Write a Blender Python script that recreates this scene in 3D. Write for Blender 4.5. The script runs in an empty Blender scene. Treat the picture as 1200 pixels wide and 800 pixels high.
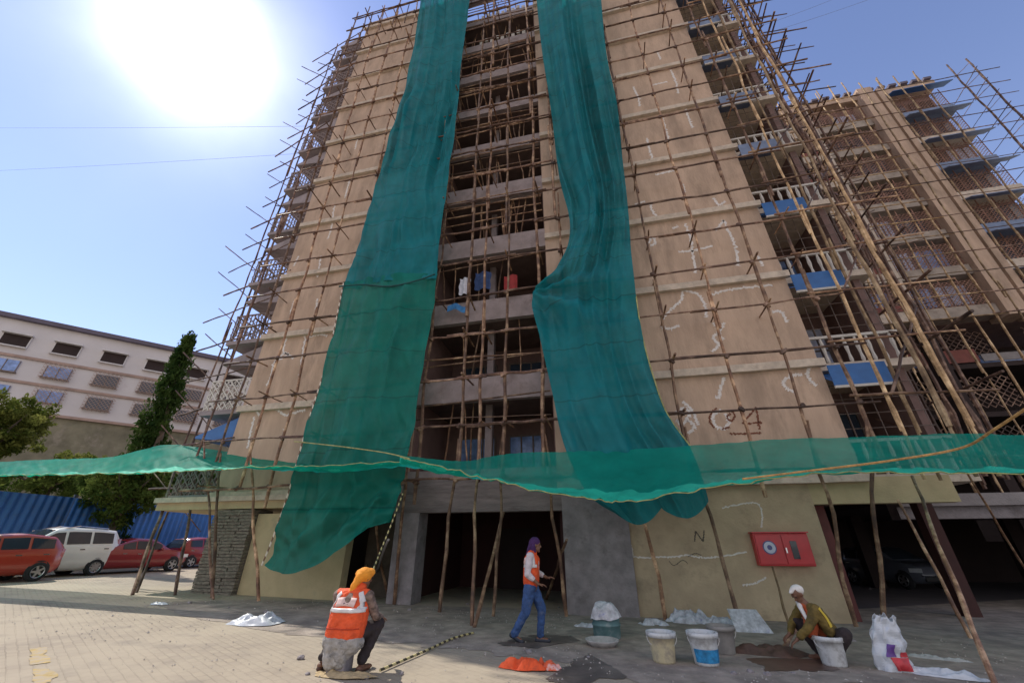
import bpy, bmesh, math, random
from mathutils import Vector, Matrix, noise
R = math.radians
random.seed(7)
S = bpy.context.scene
COL = S.collection

# ------------------------------------------------------------------ camera, sky, sun, exposure
FPX, PITCH, YAW, CH = 460.0, R(27.5), R(12.7), 1.55
cd = bpy.data.cameras.new('camera'); cam = bpy.data.objects.new('camera', cd); COL.objects.link(cam)
cd.sensor_width = 36; cd.lens = FPX / 1200 * 36; cd.clip_end = 3000; cd.clip_start = .05
cam.location = (0, 0, CH); cam.rotation_euler = (R(90) + PITCH, 0, YAW)
S.camera = cam
SUN_EL, SUN_AZ = R(49.6), R(-69.0)          # azimuth from +Y towards +X
sdir = Vector((math.sin(SUN_AZ) * math.cos(SUN_EL), math.cos(SUN_AZ) * math.cos(SUN_EL), math.sin(SUN_EL)))
sl = bpy.data.lights.new('sun', 'SUN'); so = bpy.data.objects.new('sun', sl); COL.objects.link(so)
sl.energy = 4.3; sl.angle = R(.6); sl.color = (1, .93, .82)
so.rotation_euler = sdir.to_track_quat('Z', 'Y').to_euler()
W = bpy.data.worlds.new('World'); S.world = W; W.use_nodes = True
wn, wl = W.node_tree.nodes, W.node_tree.links
wn.clear()
wout = wn.new('ShaderNodeOutputWorld'); wbg = wn.new('ShaderNodeBackground'); wl.new(wbg.outputs[0], wout.inputs[0])
sky = wn.new('ShaderNodeTexSky'); sky.sky_type = 'NISHITA'; sky.sun_disc = False
sky.sun_elevation = SUN_EL; sky.sun_rotation = SUN_AZ
sky.air_density = 1.0; sky.dust_density = .03; sky.ozone_density = 2.0
wbg.inputs[1].default_value = .13
def wmath(op, a, b=None, clamp=False):
    n = wn.new('ShaderNodeMath'); n.operation = op; n.use_clamp = clamp
    for i, v in enumerate((a, b)):
        if v is None: continue
        if isinstance(v, (int, float)): n.inputs[i].default_value = v
        else: wl.new(v, n.inputs[i])
    return n.outputs[0]
def wmix(fac, a, b, mode='MIX'):
    n = wn.new('ShaderNodeMix'); n.data_type = 'RGBA'; n.blend_type = mode
    for i, v in ((0, fac), (6, a), (7, b)):
        if isinstance(v, (int, float)): n.inputs[i].default_value = v
        elif isinstance(v, tuple): n.inputs[i].default_value = (*v, 1)
        else: wl.new(v, n.inputs[i])
    return n.outputs[2]
tc = wn.new('ShaderNodeTexCoord')
dotn = wn.new('ShaderNodeVectorMath'); dotn.operation = 'DOT_PRODUCT'
wl.new(tc.outputs['Generated'], dotn.inputs[0]); dotn.inputs[1].default_value = sdir
dot = wmath('MAXIMUM', dotn.outputs['Value'], 0)
glow = wmath('ADD', wmath('ADD', wmath('MULTIPLY', wmath('POWER', dot, 600), 40), wmath('MULTIPLY', wmath('POWER', dot, 150), 7)), wmath('MULTIPLY', wmath('POWER', dot, 28), 1.6))
gn = wn.new('ShaderNodeTexNoise'); gn.inputs['Scale'].default_value = 5; gn.inputs['Detail'].default_value = 6; wl.new(tc.outputs['Generated'], gn.inputs['Vector'])
glow = wmath('MULTIPLY', glow, wmath('ADD', wmath('MULTIPLY', gn.outputs[0], 1.3), .35))
tint = wmix(1.0, sky.outputs[0], (1.62, 1.42, 1.56), 'MULTIPLY')
# bright cloud added unseen behind the camera as fill light for the front
sep = wn.new('ShaderNodeSeparateXYZ'); wl.new(tc.outputs['Generated'], sep.inputs[0])
cn = wn.new('ShaderNodeTexNoise'); cn.inputs['Scale'].default_value = 2.2; cn.inputs['Detail'].default_value = 7
wl.new(tc.outputs['Generated'], cn.inputs['Vector'])
fill_mask = wmath('MULTIPLY', wmath('MULTIPLY', wmath('ADD', sep.outputs['Y'], .12), -3.0, True),
              wmath('MULTIPLY', wmath('SUBTRACT', cn.outputs[0], .34), 4.0, True), True)
hz = wmath('MULTIPLY', wmath('POWER', wmath('SUBTRACT', 1.0, wmath('ABSOLUTE', sep.outputs['Z'])), 2.6), .62, True)
tint = wmix(hz, tint, (4.7, 5.8, 8.0))
fill_sky = wmix(fill_mask, tint, (8.6, 8.0, 7.7))
gl = wn.new('ShaderNodeCombineColor')
for i, k in enumerate((1.0, .98, .96)): wl.new(wmath('MULTIPLY', glow, k), gl.inputs[i])
total = wmix(1.0, fill_sky, gl.outputs[0], 'ADD')
wl.new(total, wbg.inputs[0])
S.view_settings.view_transform = 'Standard'; S.view_settings.look = 'None'
S.view_settings.gamma = 1; S.view_settings.use_curve_mapping = False
S.view_settings.exposure = 0.08
S.render.engine = 'CYCLES'
S.cycles.max_bounces = 6; S.cycles.transparent_max_bounces = 10
S.cycles.use_denoising = True

# ------------------------------------------------------------------ layout helpers
def ray(px, py):
    a = (px - 600) / FPX; b = (400 - py) / FPX
    up = b * math.cos(PITCH) + math.sin(PITCH); fw = math.cos(PITCH) - b * math.sin(PITCH)
    return Vector((a * math.cos(YAW) - fw * math.sin(YAW), a * math.sin(YAW) + fw * math.cos(YAW), up))
def at(px, py, Y):                                   # point on the vertical plane Y
    d = ray(px, py); t = Y / d.y
    return Vector((d.x * t, Y, d.z * t + CH))
def G(x):                                            # the yard rises gently to the left
    return .02 * min(30, max(0, -x))
def gnd(px, py):
    d = ray(px, py); z = 0
    for _ in range(12):
        t = (z - CH) / d.z; z = G(d.x * t)
    return Vector((d.x * t, d.y * t, z))

# ------------------------------------------------------------------ materials
MATS = {}
def mat(name, col, rough=.8, var=.18, scale=3.0, bump=.0, bscale=40, metallic=0, stain=None, stain_scale=.6, stain_lo=.5, stretch=(1, 1, 1), coat=0, spec=None, rand=0):
    if name in MATS: return MATS[name]
    m = bpy.data.materials.new(name); m.use_nodes = True
    n, l = m.node_tree.nodes, m.node_tree.links
    b = n['Principled BSDF']; b.inputs['Roughness'].default_value = rough; b.inputs['Metallic'].default_value = metallic
    if coat: b.inputs['Coat Weight'].default_value = coat; b.inputs['Coat Roughness'].default_value = .08
    if spec is not None: b.inputs['Specular IOR Level'].default_value = spec
    t = n.new('ShaderNodeTexCoord'); mp = n.new('ShaderNodeMapping'); mp.inputs['Scale'].default_value = stretch
    l.new(t.outputs['Object'], mp.inputs['Vector'])
    nz = n.new('ShaderNodeTexNoise'); nz.inputs['Scale'].default_value = scale; nz.inputs['Detail'].default_value = 6; nz.inputs['Roughness'].default_value = .62
    l.new(mp.outputs[0], nz.inputs['Vector'])
    r = n.new('ShaderNodeValToRGB'); r.color_ramp.elements[0].position = .3; r.color_ramp.elements[1].position = .7
    r.color_ramp.elements[0].color = (*[c * (1 - var) for c in col], 1); r.color_ramp.elements[1].color = (*[min(1, c * (1 + var)) for c in col], 1)
    l.new(nz.outputs[0], r.inputs[0]); out = r.outputs[0]
    if stain:
        n2 = n.new('ShaderNodeTexNoise'); n2.inputs['Scale'].default_value = stain_scale; n2.inputs['Detail'].default_value = 8; n2.inputs['Roughness'].default_value = .7
        l.new(mp.outputs[0], n2.inputs['Vector'])
        r2 = n.new('ShaderNodeValToRGB'); r2.color_ramp.elements[0].position = stain_lo; r2.color_ramp.elements[1].position = stain_lo + .16
        l.new(n2.outputs[0], r2.inputs[0])
        mx = n.new('ShaderNodeMix'); mx.data_type = 'RGBA'; l.new(r2.outputs[0], mx.inputs[0]); l.new(out, mx.inputs[6]); mx.inputs[7].default_value = (*stain, 1)
        out = mx.outputs[2]
    l.new(out, b.inputs['Base Color'])
    if rand:
        oi = n.new('ShaderNodeObjectInfo'); mr = n.new('ShaderNodeMapRange'); mr.inputs['To Min'].default_value = 1 - rand; mr.inputs['To Max'].default_value = 1 + rand
        l.new(oi.outputs['Random'], mr.inputs['Value']); hs = n.new('ShaderNodeHueSaturation'); l.new(mr.outputs[0], hs.inputs['Value']); l.new(out, hs.inputs['Color']); l.new(hs.outputs[0], b.inputs['Base Color'])
    if bump:
        n3 = n.new('ShaderNodeTexNoise'); n3.inputs['Scale'].default_value = bscale; n3.inputs['Detail'].default_value = 4
        l.new(mp.outputs[0], n3.inputs['Vector'])
        bp = n.new('ShaderNodeBump'); bp.inputs['Strength'].default_value = bump; bp.inputs['Distance'].default_value = .03
        l.new(n3.outputs[0], bp.inputs['Height']); l.new(bp.outputs[0], b.inputs['Normal'])
    MATS[name] = m; return m
PLAST = mat('plaster', (.49, .35, .255), .9, .20, 1.6, .45, 18, stain=(.335, .24, .175), stain_scale=1.1, stain_lo=.5, stretch=(1, 1, .28))
PLASTY = mat('yellow_plaster', (.48, .39, .23), .9, .14, 1.6, .3, 25, stain=(.30, .27, .19), stain_scale=.8, stain_lo=.56)
BAND = mat('moulding', (.56, .47, .38), .85, .22, 4, .3, 30, stain=(.25, .19, .15), stain_scale=2.5, stain_lo=.6)
CONC = mat('concrete', (.27, .245, .24), .92, .22, 2.4, .5, 22, stain=(.17, .15, .145), stain_scale=1.2, stain_lo=.55)
CEM = mat('cement_render', (.235, .21, .215), .92, .25, 3.2, .6, 16, stain=(.14, .12, .12), stain_scale=1.5, stain_lo=.56)
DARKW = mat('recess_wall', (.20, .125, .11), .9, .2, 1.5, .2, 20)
DEEPSHADE = mat('deep_shade_tone', (.035, .022, .02), .92, .2, 1.5)  # near-black base colour holds the deep shade of unlit interiors
MAROON = mat('maroon_paint', (.17, .035, .03), .6, .2, 3)
WHITEP = mat('white_paint', (.56, .52, .47), .7, .10, 4, stain=(.42, .37, .31), stain_scale=3, stain_lo=.6)
BLUEP = mat('blue_sheet', (.03, .13, .36), .5, .15, 3)
PALEB = mat('pale_blue_sheet', (.17, .22, .34), .6, .2, 3)
BROWNR = mat('red_brown_panel', (.20, .055, .04), .7, .2, 3)
IRON = mat('grille_iron', (.16, .12, .10), .6, .3, 8)
GLASS = mat('window_glass', (.05, .07, .10), .08, .2, 2)
GLASSB = mat('bluish_glazing', (.22, .33, .62), .15, .45, 2.5)
CURT = mat('curtain', (.50, .55, .72), .9, .4, 3.5)
BLUEFENCE = mat('blue_fence_metal', (.025, .13, .40), .45, .22, .8, stain=(.06, .10, .19), stain_scale=1.5, stain_lo=.55, rand=.45)
STEEL = mat('fence_steel', (.05, .07, .12), .5)
BRICK = mat('brick_base', (.26, .10, .065), .9, .3, 6)
CHALK = mat('crack_filler', (.68, .63, .59), .9, .15, 8)
MARKB = mat('brown_marking', (.16, .055, .03), .9, .2, 8)
MARKG = mat('dark_marking', (.10, .085, .07), .9, .2, 8)
OLIVE = mat('olive_masonry', (.20, .18, .12), .95, .35, .7, .3, 8, stain=(.33, .28, .22), stain_scale=.5, stain_lo=.55)
WHITEB = mat('white_building_wall', (.60, .56, .545), .85, .07, .4, stain=(.50, .43, .42), stain_scale=.5, stain_lo=.6)
TRIM = mat('building_trim', (.36, .25, .20), .85, .2, 1)
ROOFC = mat('roof_coping', (.12, .10, .13), .8, .2, 1)
PAVY = mat('faded_yellow_paint', (.55, .36, .06), .9, .3, 7)
def bamboo_mat(name, c0, c1, c2):
    m = bpy.data.materials.new(name); m.use_nodes = True; n, l = m.node_tree.nodes, m.node_tree.links
    b = n['Principled BSDF']; b.inputs['Roughness'].default_value = .6
    t = n.new('ShaderNodeTexCoord'); nz = n.new('ShaderNodeTexNoise'); nz.inputs['Scale'].default_value = 2.3; nz.inputs['Detail'].default_value = 5; nz.inputs['Roughness'].default_value = .7
    l.new(t.outputs['Object'], nz.inputs['Vector'])
    r = n.new('ShaderNodeValToRGB'); e = r.color_ramp.elements
    e[0].position = .34; e[0].color = (*c0, 1); e[1].position = .66; e[1].color = (*c2, 1)
    k = e.new(.5); k.color = (*c1, 1)
    l.new(nz.outputs[0], r.inputs[0]); oi = n.new('ShaderNodeObjectInfo'); mr = n.new('ShaderNodeMapRange'); mr.inputs['To Min'].default_value = .55; mr.inputs['To Max'].default_value = 1.55
    l.new(oi.outputs['Random'], mr.inputs['Value']); hs = n.new('ShaderNodeHueSaturation'); l.new(mr.outputs[0], hs.inputs['Value']); l.new(r.outputs[0], hs.inputs['Color']); l.new(hs.outputs[0], b.inputs['Base Color'])
    return m
BAMG = bamboo_mat('golden_bamboo', (.13, .075, .035), (.30, .19, .095), (.56, .40, .23))
BAM = bamboo_mat('bamboo', (.075, .035, .022), (.19, .10, .055), (.50, .33, .20))
BAMD = bamboo_mat('dark_silhouette_bamboo', (.04, .02, .014), (.10, .05, .032), (.30, .19, .13))  # dark ledger bamboo; backlit silhouette tone of outer scaffolds put into the colour
LASH = mat('lashing', (.10, .06, .04), .9, .4, 20)
def net_mat(name, col, trans, hole):
    m = bpy.data.materials.new(name); m.use_nodes = True; n, l = m.node_tree.nodes, m.node_tree.links
    n.remove(n['Principled BSDF']); out = n['Material Output']
    t = n.new('ShaderNodeTexCoord')
    nz = n.new('ShaderNodeTexNoise'); nz.inputs['Scale'].default_value = 1.3; nz.inputs['Detail'].default_value = 8; nz.inputs['Roughness'].default_value = .6
    l.new(t.outputs['Object'], nz.inputs['Vector'])
    r = n.new('ShaderNodeValToRGB'); r.color_ramp.elements[0].position = .3; r.color_ramp.elements[1].position = .7
    r.color_ramp.elements[0].color = (*[c * .8 for c in col], 1); r.color_ramp.elements[1].color = (*[c * 1.2 for c in col], 1)
    l.new(nz.outputs[0], r.inputs[0])
    sx = n.new('ShaderNodeSeparateXYZ'); l.new(t.outputs['Object'], sx.inputs[0])          # sewn seams across the cloth and a dusty bloom
    def mm(op, a, b=None):
        k = n.new('ShaderNodeMath'); k.operation = op
        for i, v in enumerate((a, b)):
            if v is None: continue
            if isinstance(v, (int, float)): k.inputs[i].default_value = v
            else: l.new(v, k.inputs[i])
        return k.outputs[0]
    seam = mm('LESS_THAN', mm('FRACT', mm('MULTIPLY', mm('ADD', sx.outputs['Z'], mm('MULTIPLY', nz.outputs[0], .12)), .62)), .028)
    mxs = n.new('ShaderNodeMix'); mxs.data_type = 'RGBA'; mxs.blend_type = 'MULTIPLY'; l.new(mm('MULTIPLY', seam, .45), mxs.inputs[0]); l.new(r.outputs[0], mxs.inputs[6]); mxs.inputs[7].default_value = (.3, .35, .35, 1)
    nd = n.new('ShaderNodeTexNoise'); nd.inputs['Scale'].default_value = .7; nd.inputs['Detail'].default_value = 9; nd.inputs['Roughness'].default_value = .75; l.new(t.outputs['Object'], nd.inputs['Vector'])
    mxd = n.new('ShaderNodeMix'); mxd.data_type = 'RGBA'; l.new(mm('MULTIPLY', mm('MAXIMUM', mm('SUBTRACT', nd.outputs[0], .52), 0), .45), mxd.inputs[0]); l.new(mxs.outputs[2], mxd.inputs[6]); mxd.inputs[7].default_value = (.25, .33, .33, 1)
    r = mxd
    d = n.new('ShaderNodeBsdfPrincipled'); d.inputs['Roughness'].default_value = .62; d.inputs['Specular IOR Level'].default_value = .25
    tr = n.new('ShaderNodeBsdfTranslucent'); tp = n.new('ShaderNodeBsdfTransparent')
    l.new(r.outputs[2], d.inputs['Base Color']); l.new(r.outputs[2], tr.inputs['Color'])
    m1 = n.new('ShaderNodeMixShader'); m1.inputs[0].default_value = trans; l.new(d.outputs[0], m1.inputs[1]); l.new(tr.outputs[0], m1.inputs[2])
    m2 = n.new('ShaderNodeMixShader'); m2.inputs[0].default_value = hole; l.new(m1.outputs[0], m2.inputs[1]); l.new(tp.outputs[0], m2.inputs[2])
    l.new(m2.outputs[0], out.inputs['Surface'])
    return m
NETV = net_mat('green_shade_cloth', (.003, .21, .17), .40, .08)
NETW = net_mat('teal_shade_cloth', (.003, .215, .25), .40, .06)
NETC = net_mat('safety_net_mesh', (.015, .54, .41), .72, .22)
NETH = net_mat('doubled_net_hem', (.04, .68, .48), .5, .05)
ROPEY = mat('yellow_rope', (.33, .33, .13), .8, .45, 9)
def stripes(name, a, b_, sc):
    m = bpy.data.materials.new(name); m.use_nodes = True; n, l = m.node_tree.nodes, m.node_tree.links
    b = n['Principled BSDF']; b.inputs['Roughness'].default_value = .75
    t = n.new('ShaderNodeTexCoord'); w = n.new('ShaderNodeTexWave'); w.bands_direction = 'DIAGONAL'; w.inputs['Scale'].default_value = sc
    l.new(t.outputs['Object'], w.inputs['Vector'])
    r = n.new('ShaderNodeValToRGB'); r.color_ramp.interpolation = 'CONSTANT'; r.color_ramp.elements[1].position = .5
    r.color_ramp.elements[0].color = (*a, 1); r.color_ramp.elements[1].color = (*b_, 1)
    l.new(w.outputs['Fac'], r.inputs[0]); l.new(r.outputs[0], b.inputs['Base Color']); return m
ROPES = stripes('twisted_rope', (.06, .05, .03), (.55, .47, .22), 3.2)
ROPEW = stripes('white_twisted_rope', (.20, .12, .08), (.72, .65, .55), 2.2)

# ------------------------------------------------------------------ mesh helpers
class MB:
    def __init__(self): self.v = []; self.f = []; self.m = []; self.cur = 0
    def add(self, vs, fs):
        o = len(self.v); self.v += [Vector(p) for p in vs]
        self.f += [tuple(i + o for i in f) for f in fs]; self.m += [self.cur] * len(fs)
    def box(self, x0, x1, y0, y1, z0, z1):
        self.add([(x0, y0, z0), (x1, y0, z0), (x1, y1, z0), (x0, y1, z0), (x0, y0, z1), (x1, y0, z1), (x1, y1, z1), (x0, y1, z1)],
                 [(0, 3, 2, 1), (4, 5, 6, 7), (0, 1, 5, 4), (1, 2, 6, 5), (2, 3, 7, 6), (3, 0, 4, 7)]); return self
    def hexa(self, p):                               # eight corners ordered as in box
        self.add(p, [(0, 3, 2, 1), (4, 5, 6, 7), (0, 1, 5, 4), (1, 2, 6, 5), (2, 3, 7, 6), (3, 0, 4, 7)]); return self
    def tube(self, pts, r, n=6, cap=True):
        pts = [Vector(p) for p in pts]; k = len(pts)
        rr = r if isinstance(r, (list, tuple)) else [r] * k
        vs, fs = [], []; ref = None
        for i, p in enumerate(pts):
            d = (pts[min(i + 1, k - 1)] - pts[max(i - 1, 0)])
            if d.length < 1e-9: d = Vector((0, 0, 1))
            d.normalize()
            if ref is None:
                ref = Vector((1, 0, 0)) if abs(d.x) < .8 else Vector((0, 1, 0))
            u = (ref - d * ref.dot(d)).normalized(); w = d.cross(u); ref = u
            for j in range(n):
                a = 2 * math.pi * j / n
                vs.append(p + (u * math.cos(a) + w * math.sin(a)) * rr[i])
        for i in range(k - 1):
            for j in range(n):
                fs.append((i * n + j, i * n + (j + 1) % n, (i + 1) * n + (j + 1) % n, (i + 1) * n + j))
        if cap: fs.append(tuple(reversed(range(n)))); fs.append(tuple((k - 1) * n + j for j in range(n)))
        self.add(vs, fs); return self
    def grid(self, fn, nu, nv, closed_u=False):
        vs = [fn(i / (nu if closed_u else nu), j / nv) for j in range(nv + 1) for i in range(nu if closed_u else nu + 1)]
        w = nu if closed_u else nu + 1; fs = []
        for j in range(nv):
            for i in range(nu):
                a = j * w + i; b = j * w + (i + 1) % w
                fs.append((a, b, b + w, a + w))
        self.add(vs, fs); return self
    def lathe(self, prof, c=(0, 0, 0), n=20):        # prof: (r, z)
        vs = [(c[0] + r * math.cos(2 * math.pi * j / n), c[1] + r * math.sin(2 * math.pi * j / n), c[2] + z) for r, z in prof for j in range(n)]
        fs = [(i * n + j, i * n + (j + 1) % n, (i + 1) * n + (j + 1) % n, (i + 1) * n + j) for i in range(len(prof) - 1) for j in range(n)]
        self.add(vs, fs); return self
    def build(self, name, m, parent=None, local=False, smooth=False, thick=0, bevel=0):
        org = Vector((0, 0, 0))
        if not local:
            if parent is not None:
                p = parent
                while p is not None: org += p.location; p = p.parent
            elif self.v:
                k = len(self.v); org = Vector((sum(p.x for p in self.v) / k, sum(p.y for p in self.v) / k, min(p.z for p in self.v)))
        me = bpy.data.meshes.new(name); me.from_pydata([tuple(p - org) for p in self.v], [], self.f)
        ms = m if isinstance(m, (list, tuple)) else [m]
        for x in ms: me.materials.append(x)
        if len(ms) > 1: me.polygons.foreach_set('material_index', self.m)
        if smooth: me.polygons.foreach_set('use_smooth', [True] * len(me.polygons))
        me.update()
        o = bpy.data.objects.new(name, me); COL.objects.link(o)
        if parent is not None: o.parent = parent
        elif not local: o.location = org
        if thick:
            md = o.modifiers.new('thickness', 'SOLIDIFY'); md.thickness = thick; md.offset = 0
        if bevel:
            md = o.modifiers.new('bevel', 'BEVEL'); md.width = bevel; md.segments = 2; md.limit_method = 'ANGLE'
        return o
def tag(o, label=None, cat=None, group=None, kind=None):
    if label: o['label'] = label
    if cat: o['category'] = cat
    if group: o['group'] = group
    if kind: o['kind'] = kind
    return o
def thing(name, loc, label, cat, group=None, rz=0):
    o = bpy.data.objects.new(name, None); COL.objects.link(o); o.location = loc; o.rotation_euler.z = rz; o.empty_display_size = .3
    return tag(o, label, cat, group)
def copy_tree(o, parent=None):
    c = o.copy(); COL.objects.link(c); c.parent = parent
    for ch in list(o.children): copy_tree(ch, c)
    return c
rnd = random.uniform
def lerp(a, b, t): return a + (b - a) * t
def poly(pts, t):                                    # point at fraction t of a polyline given as (key, value...) rows sorted by key
    for i in range(len(pts) - 1):
        if t <= pts[i + 1][0] or i == len(pts) - 2:
            a, b = pts[i], pts[i + 1]; k = (t - a[0]) / (b[0] - a[0]) if b[0] != a[0] else 0
            return [lerp(a[j], b[j], k) for j in range(1, len(a))]
def spline(pts, t):                                  # Catmull-Rom through equally spaced points
    n = len(pts) - 1; x = min(max(t, 0), 1) * n; i = min(int(x), n - 1); f = x - i
    p = [Vector(pts[min(max(k, 0), n)]) for k in (i - 1, i, i + 1, i + 2)]
    return .5 * ((2 * p[1]) + (p[2] - p[0]) * f + (2 * p[0] - 5 * p[1] + 4 * p[2] - p[3]) * f * f + (3 * p[1] - p[0] - 3 * p[2] + p[3]) * f ** 3)
def nz(x, y=0, z=0): return noise.noise(Vector((x, y, z)))
def culm(mb, a, b, r=.045, bow=.03, n=6):            # one bamboo pole: slight bow, taper and swollen nodes
    a, b = Vector(a), Vector(b); L = (b - a).length; k = max(3, int(L / .42)); s = rnd(0, 99); r *= rnd(.72, 1.18)
    pts, rr = [], []
    for i in range(k + 1):
        t = i / k; e = math.sin(math.pi * t) * bow
        pts.append(a.lerp(b, t) + Vector((nz(s, t * 3) * e * 2 + nz(s + 9, t * 9) * .012, nz(s + 5, t * 3) * e, nz(s + 7, t * 4) * e)))
        rr.append(r * lerp(1.08, .82, t) * (1.13 if i % 2 else .95))
    mb.tube(pts, rr, n)

# ------------------------------------------------------------------ ground
xs = [-900, -30, 0, 900]
g = MB()
g.add([(x, y, G(x) - .004) for x in xs for y in (-900, 900)], [(2 * i, 2 * i + 2, 2 * i + 3, 2 * i + 1) for i in range(3)])
GR = mat('dusty_ground', (.33, .28, .21), .95, .25, .6, .3, 12)
tag(g.build('ground', GR), kind='structure')
def paver_mat():
    m = bpy.data.materials.new('paver_blocks'); m.use_nodes = True; n, l = m.node_tree.nodes, m.node_tree.links
    b = n['Principled BSDF']; b.inputs['Roughness'].default_value = .88
    t = n.new('ShaderNodeTexCoord'); mp = n.new('ShaderNodeMapping'); mp.inputs['Rotation'].default_value = (0, 0, R(28)); l.new(t.outputs['Object'], mp.inputs[0])
    nw = n.new('ShaderNodeTexNoise'); nw.inputs['Scale'].default_value = 5; l.new(mp.outputs[0], nw.inputs['Vector'])
    ad = n.new('ShaderNodeMix'); ad.data_type = 'RGBA'; ad.blend_type = 'LINEAR_LIGHT'; ad.inputs[0].default_value = .02
    l.new(mp.outputs[0], ad.inputs[6]); l.new(nw.outputs['Color'], ad.inputs[7])
    br = n.new('ShaderNodeTexBrick'); br.inputs['Scale'].default_value = 1; br.inputs['Brick Width'].default_value = .23; br.inputs['Row Height'].default_value = .12
    br.inputs['Mortar Size'].default_value = .009; br.inputs['Mortar Smooth'].default_value = .4; br.inputs['Bias'].default_value = 0
    br.inputs['Color1'].default_value = (.33, .275, .205, 1); br.inputs['Color2'].default_value = (.26, .215, .17, 1); br.inputs['Mortar'].default_value = (.205, .17, .13, 1)
    l.new(ad.outputs[2], br.inputs['Vector'])
    n1 = n.new('ShaderNodeTexNoise'); n1.inputs['Scale'].default_value = .55; n1.inputs['Detail'].default_value = 9; n1.inputs['Roughness'].default_value = .68
    l.new(t.outputs['Object'], n1.inputs['Vector'])
    r1 = n.new('ShaderNodeValToRGB'); r1.color_ramp.elements[0].position = .30; r1.color_ramp.elements[1].position = .56
    l.new(n1.outputs[0], r1.inputs[0])
    mx = n.new('ShaderNodeMix'); mx.data_type = 'RGBA'; l.new(r1.outputs[0], mx.inputs[0]); l.new(br.outputs[0], mx.inputs[6]); mx.inputs[7].default_value = (.36, .305, .23, 1)
    n2 = n.new('ShaderNodeTexNoise'); n2.inputs['Scale'].default_value = 1.4; n2.inputs['Detail'].default_value = 8; l.new(t.outputs['Object'], n2.inputs['Vector'])
    r2 = n.new('ShaderNodeValToRGB'); r2.color_ramp.elements[0].position = .55; r2.color_ramp.elements[1].position = .75; l.new(n2.outputs[0], r2.inputs[0])
    m3 = n.new('ShaderNodeMath'); m3.operation = 'MULTIPLY'; m3.inputs[1].default_value = .6; l.new(r2.outputs[0], m3.inputs[0])
    mx2 = n.new('ShaderNodeMix'); mx2.data_type = 'RGBA'; l.new(m3.outputs[0], mx2.inputs[0]); l.new(mx.outputs[2], mx2.inputs[6]); mx2.inputs[7].default_value = (.17, .145, .125, 1)
    l.new(mx2.outputs[2], b.inputs['Base Color'])
    bp = n.new('ShaderNodeBump'); bp.inputs['Strength'].default_value = .5; bp.inputs['Distance'].default_value = .02
    l.new(br.outputs['Fac'], bp.inputs['Height']); bp.invert = True
    bp2 = n.new('ShaderNodeBump'); bp2.inputs['Strength'].default_value = .35; bp2.inputs['Distance'].default_value = .04
    l.new(n2.outputs[0], bp2.inputs['Height']); l.new(bp.outputs[0], bp2.inputs['Normal']); l.new(bp2.outputs[0], b.inputs['Normal'])
    return m
g = MB()
for x0, x1 in ((-26, 0), (0, 45)):
    g.add([(x0, -12, G(x0)), (x1, -12, G(x1)), (x1, 60, G(x1)), (x0, 60, G(x0))], [(0, 1, 2, 3)])
tag(g.build('paved_yard', paver_mat()), kind='structure')
FLOORM = mat('cement_floor', (.10, .085, .09), .85, .2, 1.5, .2, 12)
g = MB(); g.add([(5.0, 11.9, .006), (40, 11.9, .006), (40, 37, .006), (5.0, 37, .006)], [(0, 1, 2, 3)])
tag(g.build('parking_floor', FLOORM), kind='structure')
APR = mat('shade_toned_cement_paving', (.285, .24, .20), .93, .38, 2.6, .6, 9, stain=(.18, .15, .13), stain_scale=1.0, stain_lo=.5)  # grey of cement dust, darkened further by building shade put into the colour
WET = mat('wet_paving', (.125, .105, .092), .45, .35, 3, .3, 9, stain=(.20, .17, .145), stain_scale=2, stain_lo=.52)
def patch(name, pts, m, lift=.008, seed=0, jag=.05):  # an irregular flat stain on the ground
    P = [gnd(*p) for p in pts]; c = sum(P, Vector()) / len(P); out = []
    for i in range(len(P)):
        a, b = P[i], P[(i + 1) % len(P)]
        for k in range(14):
            q = a.lerp(b, k / 14); q = q + (q - c).normalized() * (nz(q.x * 3 + seed, q.y * 3) * 5 + nz(q.x * 8 + seed, q.y * 8) * 3 + nz(q.x * 22, q.y * 22) * 1.5) * jag
            out.append((q.x, q.y, G(q.x) + lift))
    mb = MB(); mb.add([(c.x, c.y, G(c.x) + lift)] + out, [(0, i + 1, (i + 1) % len(out) + 1) for i in range(len(out))])
    return tag(mb.build(name, m), kind='structure')
patch('shaded_cement_apron', [(180, 705), (300, 702), (700, 716), (1000, 726), (1230, 700), (1260, 802), (760, 802), (690, 778), (560, 762), (430, 750), (330, 742), (215, 722)], APR, .005, 1, .05)  # cement-dusted ground sheet that also deepens the tower's shade by its colour
patch('wet_patch', [(640, 795), (668, 778), (690, 765), (700, 758), (735, 760), (722, 775), (740, 780), (770, 781), (735, 788), (735, 793), (700, 796), (660, 802)], WET, seed=3, jag=.03)
patch('wet_patch', [(700, 745), (760, 740), (900, 742), (925, 762), (890, 772), (850, 774), (760, 768), (705, 756)], WET, .012, 5, .03)
patch('wet_patch', [(580, 754), (622, 745), (690, 745), (690, 750), (630, 759), (595, 758)], WET, .012, 8, .03)
patch('wet_patch', [(870, 768), (930, 755), (985, 770), (975, 786), (900, 787)], mat('wet_mud', (.10, .06, .045), .4, .3, 6), .016, 9, .03)
for a in ([(35, 760), (55, 758), (58, 776), (36, 778)], [(38, 784), (58, 783), (60, 800), (40, 802)]):
    patch('yellow_marking', a, mat('worn_yellow', (.42, .30, .10), .9, .3, 5, stain=(.37, .31, .23), stain_scale=6, stain_lo=.42), .006, 2, .02)

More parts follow.
